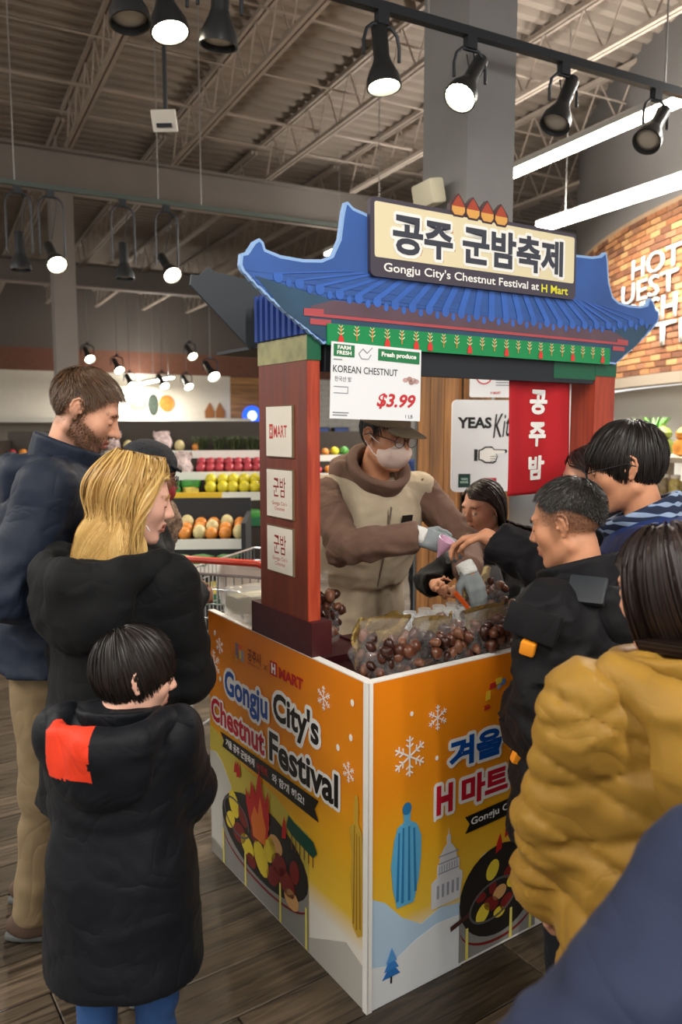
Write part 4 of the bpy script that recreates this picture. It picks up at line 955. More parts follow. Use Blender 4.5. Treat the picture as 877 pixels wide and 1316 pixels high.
    def hood(s, m, size=1., drop=.10, name='hood', wide=1., lift=0., split=None):
        """hood lying on the back and shoulders"""
        k = size; z0 = s.sz + .02 * s.h + lift
        P0 = [s.up(*p) for p in ((-.085 * wide * k, .045 * k, z0 + .0), (-.125 * wide * k, -.03 * k, z0 + .02 * k), (-.085 * wide * k, -.11 * k, z0 + .0), (0, -.145 * k, z0 - .01 * k), (.085 * wide * k, -.11 * k, z0 + .0), (.125 * wide * k, -.03 * k, z0 + .02 * k), (.085 * wide * k, .045 * k, z0))]
        rr = [.022, .036, .044, .048, .044, .036, .022]
        pc = s.up(0, -.125 * k, z0 - drop * .6 * k); pc2 = s.up(0, -.115 * k, z0 - .02 * k)
        def fn(P):
            d = None
            for i in range(6):
                e = sseg(P, P0[i], P0[i + 1], rr[i] * k, rr[i + 1] * k); d = e if d is None else smin(d, e, .02)
            e = sell(P, pc, (.125 * wide * k, .055 * k, drop * k), s.Rc); d = smin(d, e, .035)
            d = smax(d, -sell(P, pc2 + s.Rc @ A3(0, .035 * k, .055 * k), (.085 * wide * k, .06 * k, .06 * k), s.Rc), .02)
            n = vnoise(P, (9, 9, 13), 9) - .5; n2 = np.abs(vnoise(P, (16, 16, 22), 4) - .5)
            return d + n * .012 + n2 * .016
        c = s.up(0, -.08 * k, z0 - .03 * k)
        if split is None: return s.part(name, fn, c - .27 * k, c + .27 * k, .008, m)
        V, F = net(fn, c - .27 * k, c + .27 * k, .006); q = (V[F].mean(1) - s.pel) @ s.Rc + s.pel; sel = split[0](q - A3(0, 0, z0))
        o = link(name, np_mesh(name, V, F[~sel], m), s.root); p_ = link(split[2], np_mesh(split[2], V, F[sel], split[1]), s.root); return o
    # -------------------------------------------------------------- hair
    def strands(s, name, m, n=2200, K=8, step=.012, width=.003, hairline=None, lift=(.03, .07), flow='crown', fwd=.0, crown=(.012, -.055, .12), grav=.35, stiff=.5, wave=0., jitter=.25, base=True, push=None, lenvar=.25, side=0., shell=1.035, clump=0., wfreq=40., crownlift=0., part=0., short=None, endz=None):
        g = np.random.default_rng(len(name) + n + int(s.h * 1000))
        hl = hairline or {0: .52, 35: .45, 60: .05, 75: -.2, 88: -.1, 100: .0, 115: -.45, 140: -.8, 180: -.86}
        xs = sorted(hl); hf = lambda n_: np.interp(np.degrees(np.abs(np.arctan2(n_[:, 0], n_[:, 1]))), xs, [hl[x] for x in xs])
        cand = g.normal(size=(n * 5, 3)); cand /= np.linalg.norm(cand, axis=1)[:, None]; cand = cand[cand[:, 2] > hf(cand)][:n]
        N = len(cand); p = HC + cand * HRad * 1.01; cr = A3(*crown); pts = [p.copy()]
        tone = g.random(N); L = 1 + lenvar * (g.random(N) * 2 - 1); ph = g.random(N) * 6.28
        if endz is not None: L = np.clip((p[:, 2] - endz) * 1.08 + .06 * np.clip(p[:, 2] / .12, 0, 1), .03, 1) / (K * step) * (1 + .14 * (g.random(N) - .6))
        if short: L = L * np.clip((p[:, 2] - short[0]) / (short[1] - short[0]), short[2], 1)
        if clump:
            cid = np.floor(np.arctan2(p[:, 0], p[:, 1]) * clump) * 7.3 + np.floor(p[:, 2] * 20); ph = (np.sin(cid * 12.9) * 437.5) % 6.28; tone = .65 * ((np.sin(cid * 78.2) * 127.1) % 1) + .35 * tone
        d = None
        for k in range(K):
            e = (p - HC) / HRad; nr = e / HRad; nr /= np.linalg.norm(nr, axis=1)[:, None]
            fl = p - cr; fl = fl - nr * np.einsum('ij,ij->i', fl, nr)[:, None]; fl /= np.linalg.norm(fl, axis=1)[:, None] + 1e-6
            fl = fl + A3(side, fwd, 0) * (p[:, 2:3] > .05) + A3(0, 0, -grav)
            if part:
                fr = np.clip((p[:, 1] - .0) / .05, 0, 1) * (p[:, 2] > -.02); fl = fl + np.stack([np.sign(p[:, 0] - cr[0]) * part * fr, -part * .8 * fr, 0 * fr], 1)
            if k == 0: d = fl + nr * .9 * crownlift + g.normal(size=(N, 3)) * jitter
            d = d * stiff + fl * (1 - stiff)
            if wave: d = d + wave * np.stack([np.sin(p[:, 2] * wfreq + ph), np.cos(p[:, 2] * wfreq * .9 + ph * 1.7), 0 * ph], 1)
            d /= np.linalg.norm(d, axis=1)[:, None] + 1e-6
            p = p + d * (step * L)[:, None]
            e = (p - HC) / HRad; kk = np.linalg.norm(e, axis=1); lf = 1 + lift[0] + (lift[1] - lift[0]) * (k + 1) / K + .03 * np.sin(ph * 3)
            out = kk < lf; p = np.where(out[:, None], HC + e / kk[:, None] * lf[:, None] * HRad, p)
            if push is not None: p = push(p)
            pts.append(p.copy())
        Pk = np.stack(pts, 1); T = np.gradient(Pk, axis=1); nr = (Pk - HC) / HRad ** 2; nr[:, :, 2] *= .5; Wd = np.cross(T, nr); Wd /= np.linalg.norm(Wd, axis=2)[:, :, None] + 1e-9
        tw = (g.random(N) - .5) * 1.2; Nn = np.cross(Wd, T); Nn /= np.linalg.norm(Nn, axis=2)[:, :, None] + 1e-9; Wd = Wd * np.cos(tw)[:, None, None] + Nn * np.sin(tw)[:, None, None]
        wk = width * np.linspace(1, .45, K + 1)[None, :, None] * .5
        A_, B_ = Pk - Wd * wk, Pk + Wd * wk
        V = np.stack([A_, B_], 2).reshape(-1, 3); i0 = (np.arange(N)[:, None] * (K + 1) + np.arange(K)[None]).reshape(-1) * 2
        F = np.stack([i0, i0 + 1, i0 + 3, i0 + 2], 1); tn = np.repeat(tone, (K + 1) * 2) * .9 + .1 * np.tile(np.repeat(np.linspace(0, 1, K + 1), 2), N)
        if base:
            na, ne = 72, 44; a = np.linspace(-np.pi, np.pi, na + 1); e = np.linspace(-np.pi / 2, np.pi / 2, ne + 1); G_ = np.stack(np.meshgrid(a, e, indexing='ij'), -1).reshape(-1, 2)
            n_ = np.stack([np.sin(G_[:, 0]) * np.cos(G_[:, 1]), np.cos(G_[:, 0]) * np.cos(G_[:, 1]), np.sin(G_[:, 1])], 1); ok = n_[:, 2] > hf(n_) - .03
            Vb = HC + n_ * HRad * shell; q = (np.arange(na)[:, None] * (ne + 1) + np.arange(ne)[None]).reshape(-1); Fb = np.stack([q, q + ne + 1, q + ne + 2, q + 1], 1); Fb = Fb[ok[Fb].all(1)]
            F = np.concatenate([F, Fb + len(V)]); V = np.concatenate([V, Vb]); tn = np.concatenate([tn, np.full(len(Vb), .12)])
        V = s.hc + (V.astype(f32) * s.hs) @ s.Rh.T
        return link(name, np_mesh(name, V, F, m, tone=tn), s.root)
    def fuzz(s, name, m, n, region, ln=.012, width=.0012, seedv=3, down=.6, box=((.17, .13, .20), (-.085, -.01, -.13)), back=.25, soft=None):
        """short growth over a region of the face: brows, beard"""
        g = np.random.default_rng(seedv); P = []
        while sum(len(q) for q in P) < n:
            c = (g.random((n * 6, 3)) * A3(box[0]) + A3(box[1])).astype(f32); c = c[region(c + (g.normal(size=c.shape) * (soft or 0)).astype(f32))]
            if not len(c): continue
            d = head_sdf(c, s.female, s.nose); c = c[np.abs(d) < .004]; P.append(c)
        p = np.concatenate(P)[:n]; e = f32(.002)
        gr = np.stack([head_sdf(p + A3(*(e if i == j else 0 for j in range(3))), s.female, s.nose) for i in range(3)], 1) - head_sdf(p, s.female, s.nose)[:, None]; gr /= np.linalg.norm(gr, axis=1)[:, None] + 1e-9
        p = p - gr * head_sdf(p, s.female, s.nose)[:, None]
        d = gr * .55 + A3(0, -back, -down) + g.normal(size=p.shape) * .25; d /= np.linalg.norm(d, axis=1)[:, None]; w = np.cross(d, g.normal(size=p.shape)); w /= np.linalg.norm(w, axis=1)[:, None]
        l = (ln * (.6 + .8 * g.random(len(p))))[:, None]
        V = np.stack([p - w * width / 2 - gr * .001, p + w * width / 2 - gr * .001, p + d * l + w * width * .2, p + d * l - w * width * .2], 1).reshape(-1, 3)
        F = np.arange(len(V)).reshape(-1, 4); V = s.hc + (V.astype(f32) * s.hs) @ s.Rh.T
        return link(name, np_mesh(name, V, F, m, tone=np.repeat(g.random(len(p)), 4)), s.root)
    def face(s, brow=H_BLACK, lash=True, open_=.0):
        for sd in (1, -1): pass
        s.fuzz('eyebrows', brow, 260, lambda c: (np.abs(np.abs(c[:, 0]) - .033) < .017) & (np.abs(c[:, 2] - .026 + .12 * (np.abs(c[:, 0]) - .033) ** 1) < .004) & (c[:, 1] > .05), .0045, .0014, 5, .15)
        mb = MB(); mw = MB()
        for sd in (1, -1):
            pts = []
            for k in range(7):
                a = R(-60 + 20 * k); x = sd * .032 + math.sin(a) * .0145; y = .0765 + math.cos(a) * .0138; pts.append(tuple(s.hl((x, y, -.002 - .002 * math.cos(a)))))
            mb.tube(pts, .0010 * s.hs, 5)
            if open_: mw.sphere(tuple(s.hl((sd * .032, .0805, -.0035))), .0118 * s.hs, 10, 8)
        mb.obj('eyelashes', BLACKP, s.root)
        if open_: mw.obj('eyes', mat('eye_white', '#d8d2cc', .3), s.root, smooth=True)
    def glasses(s, m, rim=.024, round_=True):
        g = MB()
        for sd in (1, -1):
            g.tube([tuple(s.hl((sd * .034 + rim * math.cos(t), .106, .0 + rim * .85 * math.sin(t)))) for t in np.linspace(0, 2 * math.pi, 21)], .0016, 6)
            g.tube([tuple(s.hl(p)) for p in ((sd * (.034 + rim), .104, .004), (sd * .078, .085, .008), (sd * .085, -.005, .010), (sd * .086, -.03, -.004))], .0016, 6)
        g.tube([tuple(s.hl(p)) for p in ((-.011, .107, .003), (0, .110, .007), (.011, .107, .003))], .0016, 6)
        o = g.obj('glasses', m, s.root, smooth=True)
        ln = MB()
        for sd in (1, -1): ln.add([tuple(s.hl((sd * .034 + rim * math.cos(t), .106, rim * .85 * math.sin(t)))) for t in np.linspace(0, 2 * math.pi, 17)[:-1]], [tuple(range(16))])
        ln.obj('lens', mat('lens_glass', '#ffffff', .03, alpha=.12, spec=.6), o)
# ------------------------------------------------------------------ the people
def sg(x, w): return 1 / (1 + np.exp(-np.clip(x / w, -30, 30)))
def rel(loc, az, p):
    return tuple((Matrix.Translation((loc[0], loc[1], 0)) @ Matrix.Rotation(R(-az), 4, 'Z')).inverted() @ Vector(p))
def cloth(name, c, rough=.85, bump=.25, bs=500., sheen=.25, var=.12, crease=.2, cs=4.5):
    """woven cloth: fine weave plus creases from ridged noise"""
    m = mat(name, c, rough, var=var, vscale=9, sheen=sheen * .08, spec=.25); nt = m.node_tree; b = nt.nodes['Principled BSDF']
    if 'crease' in nt.nodes: return m
    tc = nt.nodes.new('ShaderNodeTexCoord'); prev = None
    for i, (sc, st, dist, ridge) in enumerate(((cs, crease, .05, True), (cs * 2.6, crease * .45, .015, True), (bs, bump, .002, False))):
        n = nt.nodes.new('ShaderNodeTexNoise'); n.inputs['Scale'].default_value = sc; n.inputs['Detail'].default_value = 2 if ridge else 1; n.inputs['Distortion'].default_value = 1.2 if ridge else 0
        nt.links.new(tc.outputs['Object'], n.inputs[0]); h = n.outputs[0]
        if ridge:
            a = nt.nodes.new('ShaderNodeMath'); a.operation = 'SUBTRACT'; a.inputs[1].default_value = .5; nt.links.new(h, a.inputs[0])
            e = nt.nodes.new('ShaderNodeMath'); e.operation = 'ABSOLUTE'; nt.links.new(a.outputs[0], e.inputs[0])
            p = nt.nodes.new('ShaderNodeMath'); p.operation = 'POWER'; p.inputs[1].default_value = .6; nt.links.new(e.outputs[0], p.inputs[0]); h = p.outputs[0]
        bp = nt.nodes.new('ShaderNodeBump'); bp.inputs['Strength'].default_value = st; bp.inputs['Distance'].default_value = dist; nt.links.new(h, bp.inputs['Height'])
        if prev is not None: nt.links.new(prev.outputs[0], bp.inputs['Normal'])
        prev = bp
    prev.name = 'crease'; nt.links.new(prev.outputs[0], b.inputs['Normal']); return m
NAVY = cloth('navy_shell', '#1c2433', .6, .12, 300, .15); BLACKC = cloth('black_shell', '#0f0f12', .7, .15, 300, .15); BLACKW = cloth('black_softshell', '#0c0d0f', .8, .2, 350, .2); BLUEB = cloth('black_blue_shell', '#0b0e14', .6, .12, 300, .15)
KHAKI = cloth('khaki_twill', '#7d6b50', .85, .3, 350); JEANS = cloth('denim', '#2b4a78', .85, .3, 500); DARKT = cloth('dark_trouser', '#1b1c20', .8)
FLEECE = cloth('brown_hoodie', '#6e5548', .9, .25, 250); VEST = cloth('beige_vest', '#b3a48c', .9, .3, 160, .4, crease=.12); MUST = cloth('mustard_nylon', '#94702c', .5, .12, 200, .1); SHERPA = cloth('sherpa_edge', '#cfc4b0', .95, 1., 90, .5)
GLOVE = mat('grey_glove', '#7f8789', .6, var=.12, vscale=30, bump=.3, bscale=200); CUFFW = mat('white_cuff', '#dcdcd8', .8, bump=.4, bscale=160); BLUEJ = cloth('blue_jacket', '#1f2f5e', .6, .15, 300, .15); FGNAVY = cloth('slate_navy', '#232a40', .75, .2, 250, .2)
SOLEW = mat('sole_white', '#d9d7d2', .6); BRSHOE = mat('brown_shoe', '#4b382c', .7, var=.2, vscale=30); BLSHOE = mat('black_shoe', '#1c1c1e', .6); WHSHOE = mat('white_shoe', '#dcdcdc', .6); SOLEG = mat('sole_grey', '#7c7c7a', .7)
ORNG = mat('orange_tab', '#f0961f', .6); REDOR = cloth('red_orange', '#d8391d', .6, .2, 200)

# 1 tall bearded man in navy jacket
loc, az = (-.915, 2.42), 78
m1 = Fig('person', 'bearded man with short brown hair in navy jacket and khaki trousers looking down', loc, az, 1.80, 1.04, 1.12, lean=5, head=(2, 27, 0), skin=SKIN, nose=1.03,
         wr=((.17, .13, 1.02), (.6, -1, 0)), wl=((-.17, .14, 1.02), (-.6, -1, 0)))
for q_ in (1, -1): m1.ank[q_] = m1.ank[q_] + A3(.02 * q_, -.075, 0); m1.kn[q_] = m1.kn[q_] + A3(.01 * q_, -.03, 0)
BRD = lambda c: (((c[:, 2] < -.022 - .42 * c[:, 1] + .010 * (vnoise(c, (90, 90, 90), 2) - .5)) & (c[:, 1] > -.020) & ~((np.abs(c[:, 0]) < .024) & (c[:, 2] > -.080) & (c[:, 1] > .07))) | ((np.abs(c[:, 0]) < .030) & (c[:, 2] < -.040) & (c[:, 2] > -.0545) & (c[:, 1] > .07)) | ((np.abs(c[:, 1] - .006) < .012) & (c[:, 2] < .03) & (c[:, 2] > -.03))) & ~((c[:, 1] < .02) & (c[:, 2] < -.085))
m1.stubble = lambda c: np.clip(.6 * sg(-.020 - .42 * c[:, 1] - c[:, 2], .005) * sg(c[:, 1] + .022, .004) * sg(c[:, 2] + .118, .006) * (1 - ((np.abs(c[:, 0]) < .022) & (c[:, 2] > -.079) & (c[:, 2] < -.052))) + .6 * sg(-.035 - c[:, 1], .008) * sg(c[:, 2] + .065, .008) * sg(.05 - c[:, 2], .01) * (c[:, 2] < .06), 0, .75)
m1.body(ears=(1,)); m1.trousers(KHAKI, .024); m1.shoes(BRSHOE, mat('sole_slate', '#4d4f4d', .7), 1.1)
m1.coat(NAVY, .040, .485, 1.12, .011, (6, 6, 9), 2, step=.011); m1.collar(NAVY, .083, .095, .014, 16); m1.hood(NAVY, 1.0, .10)
m1.strands('hair', H_BROWN, 7500, 5, .0068, .0020, short=(-.03, .09, .28), hairline={0: .60, 30: .56, 50: .42, 62: .05, 78: -.42, 86: -.30, 96: .02, 108: -.2, 120: -.6, 150: -.93, 180: -.97}, lift=(.02, .09), fwd=.8, grav=.05, jitter=.45, crownlift=.8, shell=1.02)
m1.fuzz('beard', H_BROWN, 9000, BRD, .005, .0011, 6, .7, soft=.004)
m1.fuzz('nape_hair', H_BROWN, 2500, lambda c: (c[:, 1] < -.045) & (c[:, 2] < .02) & (c[:, 2] > -.075), .010, .0014, 8, .8, box=((.17, .10, .12), (-.085, -.12, -.09)), soft=.006, back=.1)
m1.face(H_BROWN)
# 2 blond woman
loc, az = (-.625, 2.08), 24
m2 = Fig('person', 'blond woman in black hooded coat standing behind the small boy', loc, az, 1.535, .98, 1.05, lean=4, head=(48, 14, 0), skin=SKINP, female=1.,
         wr=((.03, .24, .92), (.8, -.7, -.4)), wl=((-.05, .24, .92), (-.8, -.7, -.4)))
m2.body(); m2.trousers(DARKT, .02); m2.shoes(BLSHOE, SOLEG)
m2.coat(BLACKW, .040, .36, 1.16, .009, (6, 6, 7), 5, step=.011); m2.hood(BLACKW, 1.18, .11, wide=1.15, lift=-.005); m2.collar(BLACKW, .085, .05, .014, 10)
def push_m2(p):
    q = p.copy(); zz = -.135; q[:, 2] = np.maximum(q[:, 2], -.175); return q
def bob(p):
    q = p.copy(); m = (np.abs(q[:, 0]) < .09) & (q[:, 1] > .02) & (q[:, 2] < .075); q[m, 0] = np.sign(q[m, 0] + 1e-6) * (.089 - .25 * np.clip(q[m, 1] - .03, 0, .06)); q[m, 1] = np.minimum(q[m, 1], .05)
    r = np.hypot(q[:, 0], q[:, 1] + .01); t_ = np.clip((.02 - q[:, 2]) / .16, 0, 1); rm = .07 + .052 * t_ * t_ * (3 - 2 * t_); k_ = np.where(r < rm, rm / (r + 1e-6), 1.); q[:, 0] *= k_; q[:, 1] = (q[:, 1] + .01) * k_ - .01; q[:, 1] = np.where(q[:, 2] < -.05, np.minimum(q[:, 1], .06), q[:, 1]); return q
m2.strands('hair', H_BLOND, 6000, 19, .0185, .0042, hairline={0: .62, 30: .60, 55: .35, 75: .05, 90: -.25, 120: -.6, 180: -.85}, lift=(.05, .26), grav=.6, stiff=.55, wave=.20, jitter=.14, part=1.1, endz=-.205, crown=(-.02, -.02, .125), clump=6., wfreq=36., lenvar=.16, shell=1.05, push=bob)
m2.face(H_BLOND); 
MB().tube([tuple(m2.hl(p)) for p in ((.088, -.005, -.03), (.086, .03, -.05), (.076, .055, -.075))], .0016, 6).obj('earphone_wire', WHITE, m2.root)
# 3 small boy
loc, az = (-.535, 1.80), 4
m3 = Fig('person', 'small boy with black bowl-cut hair in black jacket with red-orange hood patch', loc, az, 1.125, .92, 1.10, lean=2, head=(56, 12, 0), skin=SKINP, female=1.,
         wr=((.09, .20, .58), (1.0, -.8, -.5)), wl=((-.05, .19, .62), (-.7, -1., -.5)), stance=.075)
m3.body(ears=(1,)); m3.trousers(JEANS, .022); m3.shoes(WHSHOE, SOLEW, .82)
m3.coat(BLUEB, .044, .245, 1.22, .008, (6, 6, 6), 8, step=.010); h3 = m3.hood(BLUEB, 1.0, .105, lift=.0, split=(lambda q: (q[:, 0] < .0) & (q[:, 0] > -.12) & (q[:, 2] > -.075) & (q[:, 1] < -.09), REDOR, 'hood_patch')); m3.collar(BLUEB, .078, .045, .014, 8, z=.0)
tab = m3.up(.155, -.03, m3.sz - .0); rbox(.07, .045, .014, .005).obj('shoulder_tab', BLUEB, m3.root, loc=tuple(tab + A3(0, 0, .035)), rot=(0, R(12), R(20)), smooth='auto')
m3.strands('hair', H_BLACK, 5200, 9, .0118, .0034, hairline={0: .35, 35: .28, 58: .10, 70: .0, 82: .18, 100: .15, 112: -.4, 150: -.85, 180: -.9}, lift=(.06, .12), grav=.3, stiff=.5, jitter=.12, crown=(-.018, -.062, .105), lenvar=.18, fwd=.05)
m3.face(H_BLACK)
# 4 shopper in a dark cap
loc, az = (-.815, 3.02), 72
m4 = Fig('person', 'shopper in dark knit cap and glasses with scarf standing beyond the blond woman', loc, az, 1.54, .98, 1., lean=3, head=(0, 14, 0), skin=SKIN3, wr=((.14, .24, .95), (1, -.6, 0)), wl=((-.14, .24, .95), (-1, -.6, 0)))
m4.body(); m4.trousers(DARKT); m4.shoes(BLSHOE, SOLEG); m4.coat(BLACKC, .036, .42, 1.1, .012, seed=3, step=.013)
m4.collar(mat('mustard_collar', '#b98a1e', .8, bump=.3, bscale=200), .075, .035, .012, 8, name='collar'); 
m4.part('scarf', lambda P: sell(P, m4.up(0, .115, m4.sz + .04), (.07, .05, .095), m4.Rc) + (vnoise(P, (30, 30, 30), 2) - .5) * .02, m4.up(0, .115, m4.sz + .04) - .16, m4.up(0, .115, m4.sz + .04) + .16, .008, mat('mottled_scarf', '#7d6653', .9, var=.8, vscale=60, bump=.6, bscale=90))
m4.part('knit_cap', lambda P: smax(sell(P, m4.hl((0, -.018, .052)), (.094, .112, .088), m4.Rh), .045 - ((P - m4.hc) @ m4.Rh)[:, 2] - .25 * ((P - m4.hc) @ m4.Rh)[:, 1], .01) + (vnoise(P, (40, 40, 40), 1) - .5) * .006, m4.hc - .2, m4.hc + .22, .007, mat('dark_knit', '#2c2e34', .95, var=.3, vscale=60, bump=.8, bscale=140))
m4.part('cap_brim', lambda P: smax(sell(P, m4.hl((0, .075, .052)), (.07, .045, .05), m4.Rh), np.abs(((P - m4.hc) @ m4.Rh)[:, 2] - .055 + .3 * (((P - m4.hc) @ m4.Rh)[:, 1] - .07)) - .006, .006), m4.hc - .2, m4.hc + .22, .006, mat('dark_knit', '#2c2e34'))
m4.glasses(mat('black_frame', '#16161a', .4)); m4.face(H_BLACK)
m4.part('face_mask', lambda P: smax(sell(P, m4.hl((0, .062, -.05)), (.052, .052, .045), m4.Rh), .0 + (((P - m4.hc) @ m4.Rh)[:, 2] + .018), .008), m4.hc - .2, m4.hc + .2, .007, mat('red_mask', '#8e1f26', .8))
# 5 the seller behind the counter
sl = booth(.645, .985); loc, az = (sl.x, sl.y), 146
wrR = rel(loc, az, (.268, 2.65, 1.228)); wrL = rel(loc, az, (.46, 2.80, 1.085))
m5 = Fig('person', 'seller in cap, glasses, face mask, brown hoodie and beige vest reaching over the counter', loc, az, 1.73, 1.02, 1.12, lean=19, twist=8, head=(-10, 12, 0), skin=SKIN2, wr=(wrR, (1.0, -.3, -.6)), wl=(wrL, (-1, -.2, -.5)))
m5.hand(1, rel((0, 0), az, (.9, -.25, -.25)), rel((0, 0), az, (-.1, -.75, .65)), 28, k=.98); m5.hand(-1, rel((0, 0), az, (.35, -.4, -.8)), rel((0, 0), az, (.3, -.9, .3)), 22, k=.95)
m5.body(ears=(1,)); m5.trousers(DARKT); m5.shoes(BLSHOE, SOLEG)
m5.coat(FLEECE, .026, .50, 1.03, .013, (8, 8, 11), 4, name='hoodie', step=.009, cuff=.0, tt=.008); m5.coat(VEST, .040, .44, 1.06, .010, (8, 8, 9), 6, name='vest', step=.010, sleeve=False)
m5.hood(FLEECE, 1.02, .12, wide=1.0, lift=.025); m5.collar(FLEECE, .085, .10, .018, 18, name='hood_edge', flare=.022)
for sd, nm in ((1, 'glove'), (-1, 'glove')):
    pr = m5.hp[sd]; w = m5.W[sd]; e_ = m5.E[sd]
    def gl(P):
        d = None
        for (a, b, r0, r1) in pr:
            x = sseg(P, a, b, r0 + .0022, r1 + .0022); d = x if d is None else smin(d, x, .006)
        return d + (vnoise(P, (45, 45, 45), 1) - .5) * .003
    g_ = m5.part('glove', gl, w - .22, w + .22, .0055, GLOVE)
    ax = Vector(pr[1][1]) - Vector(pr[1][0]); ax.normalize(); ax = A3(*ax)
    V_, F_2 = net(lambda P: smax(sseg(P, w - ax * .03, w + ax * .028, .036, .034) + (vnoise(P, (50, 50, 50), 3) - .5) * .006, np.abs((P - w) @ ax + .002) - .026, .006), w - .12, w + .12, .006); link('glove_cuff', np_mesh('glove_cuff', V_, F_2, CUFFW), g_)
    ax2 = w - e_; ax2 = ax2 / np.linalg.norm(ax2); m5.part('cuff', lambda P: sseg(P, w - ax2 * .05, w - ax2 * .005, .036, .034), w - .12, w + .12, .007, mat('dark_cuff', '#1b1a1c', .9))
def hq(P): return (P - m5.hc) @ m5.Rh / f32(m5.hs)
CAPM = cloth('cap_taupe', '#7a6b58', .9, .4, 400)
def capf(P):
    q = hq(P); d = sell(q, (0, -.012, .045), (.085, .104, .088)); d = smax(d, .040 - q[:, 2] - .02 * q[:, 1], .008); return d * m5.hs
def brimf(P):
    q = hq(P); z = q[:, 2] - .048 + 2.6 * q[:, 0] ** 2 + .22 * (q[:, 1] - .08); d = smax(sell(q, (0, .088, .03), (.078, .088, .10)), np.abs(z) - .0035, .004); return smax(d, .07 - q[:, 1], .004) * m5.hs
cp = m5.part('baseball_cap', capf, m5.hc - .22, m5.hc + .24, .006, CAPM); V_, F_2 = net(brimf, m5.hc - .25, m5.hc + .26, .005); link('brim', np_mesh('brim', V_, F_2, CAPM), cp)
def maskf(P):
    q = hq(P); d = sell(q, (0, .050, -.055), (.066, .066, .062)); d = smin(d, sseg(q, (-.045, .085, -.045), (.045, .085, -.045), .012, .012), .02); d = smin(d, sell(q, (0, .104, -.048), (.02, .02, .02)), .03)
    d = smax(d, q[:, 2] + .004 + .18 * np.abs(q[:, 0]) , .006); d = smax(d, .025 - q[:, 1] - .1 * np.abs(q[:, 0]), .006); return d * m5.hs
mk = m5.part('face_mask', maskf, m5.hc - .22, m5.hc + .22, .005, mat('mask_peach', '#dcc3b6', .8, bump=.1, bscale=300))
for sd in (1, -1): MB().tube([tuple(m5.hl(p)) for p in ((sd * .055, .06, -.03), (sd * .073, .02, -.01), (sd * .083, -.012, .01))], .0016, 5).tube([tuple(m5.hl(p)) for p in ((sd * .045, .055, -.085), (sd * .07, .02, -.06), (sd * .083, -.02, -.02))], .0016, 5).obj('ear_loop', WHITE, mk)
m5.glasses(mat('dark_frame', '#221d1c', .35), .026); m5.strands('hair', H_BLACK, 1800, 4, .010, .003, hairline={0: .60, 40: .5, 60: .1, 80: -.25, 92: -.1, 110: -.4, 140: -.8, 180: -.9}, lift=(.01, .03), grav=.5, shell=1.01); m5.face(H_BLACK)
nt_ = m5.up(-.085, .155, .755 * 1.73); rbox(.055, .006, .035, .002).obj('name_badge', BLACKP, m5.root, loc=tuple(nt_), rot=(R(-12), 0, R(8)))
zp = [tuple(m5.up(0, .163 + .012 * math.sin(k / 8 * math.pi), z)) for k, z in enumerate(np.linspace(.60 * 1.73, .80 * 1.73, 9))]; MB().tube(zp, .004, 6).obj('zip', mat('zip_grey', '#8a8378', .4, .6), m5.root)
# 6 girl with long hair
gl_ = booth(1.27, .78); loc, az = (gl_.x, gl_.y), 236
m6 = Fig('person', 'girl with long straight dark hair in black jacket beside the seller', loc, az, 1.385, .93, .95, lean=8, head=(0, 12, 0), skin=SKIN, female=1., wr=((.12, .26, .93), (1, -.5, -.3)), wl=((-.12, .28, .93), (-1, -.5, -.3)))
m6.body(); m6.trousers(DARKT); m6.shoes(BLSHOE, SOLEG, .85); m6.coat(BLACKC, .034, .45, 1.08, .012, seed=7, step=.012); m6.collar(BLACKC, .075, .04)
LH = {0: .66, 25: .62, 50: .4, 70: .1, 88: -.15, 120: -.6, 180: -.8}
def long_push(yb, zb):
    def f(p):
        q = p.copy(); m = (np.abs(q[:, 0]) < .085) & (q[:, 1] > .02) & (q[:, 2] < .06); q[m, 0] = np.sign(q[m, 0] + 1e-6) * .085; q[m, 1] = np.minimum(q[m, 1], .04)
        lo = q[:, 2] < -.10; q[lo, 1] = np.where(np.abs(q[lo, 0]) < .11, np.minimum(q[lo, 1], yb + .06 * (q[lo, 2] + .1)), q[lo, 1]); q[:, 2] = np.maximum(q[:, 2], zb - .25 * np.abs(q[:, 0])); return q
    return f
m6.strands('hair', H_DKBR, 3600, 17, .020, .0042, part=1.0, hairline=LH, lift=(.05, .16), grav=.7, stiff=.45, jitter=.08, crown=(.02, .03, .125), lenvar=.1, endz=-.27, push=long_push(-.075, -.5), shell=1.04, clump=5., wave=.02)
m6.face(H_BLACK, open_=1)
# 7 boy in black parka reaching over the counter
loc, az = (.665, 1.965), -46
wr7 = rel(loc, az, (.455, 2.41, 1.262)); wl7 = (-.09, .17, .87)
m7 = Fig('person', 'boy with cropped black hair in black parka with orange tabs reaching across the counter', loc, az, 1.475, .95, 1.16, lean=6, twist=6, head=(-8, 14, 0), skin=SKIN2, female=.5, wr=(wr7, (.8, -.3, -.8)), wl=(wl7, (-.85, -.9, -.3)), stance=.13)
m7.stubble = lambda c: .62 * sg(.05 - c[:, 1] - .4 * np.clip(.03 - c[:, 2], 0, 1), .010) * sg(c[:, 2] - .000 + .55 * np.clip(-c[:, 1] - .0, 0, .09), .016) * (1 - sg(.012 - np.hypot(c[:, 1] + .012, (c[:, 2] + .002) * .6), .002))
m7.hand(1, rel((0, 0), az, (-.82, .5, -.18)), rel((0, 0), az, (.0, .1, 1)), 30, pinch=True, k=.84)
m7.body(finehand=(1,), ears=(-1,)); m7.trousers(DARKT, .024); m7.shoes(BLSHOE, mat('sole_ltgrey', '#b9b6b0', .7), 1.05)
m7.coat(BLACKC, .048, .38, 1.38, .016, (7, 7, 10), 9, step=.010, cuff=.03); m7.collar(BLACKC, .085, .085, .016, 14); m7.hood(BLACKC, .98, .085, lift=-.005)
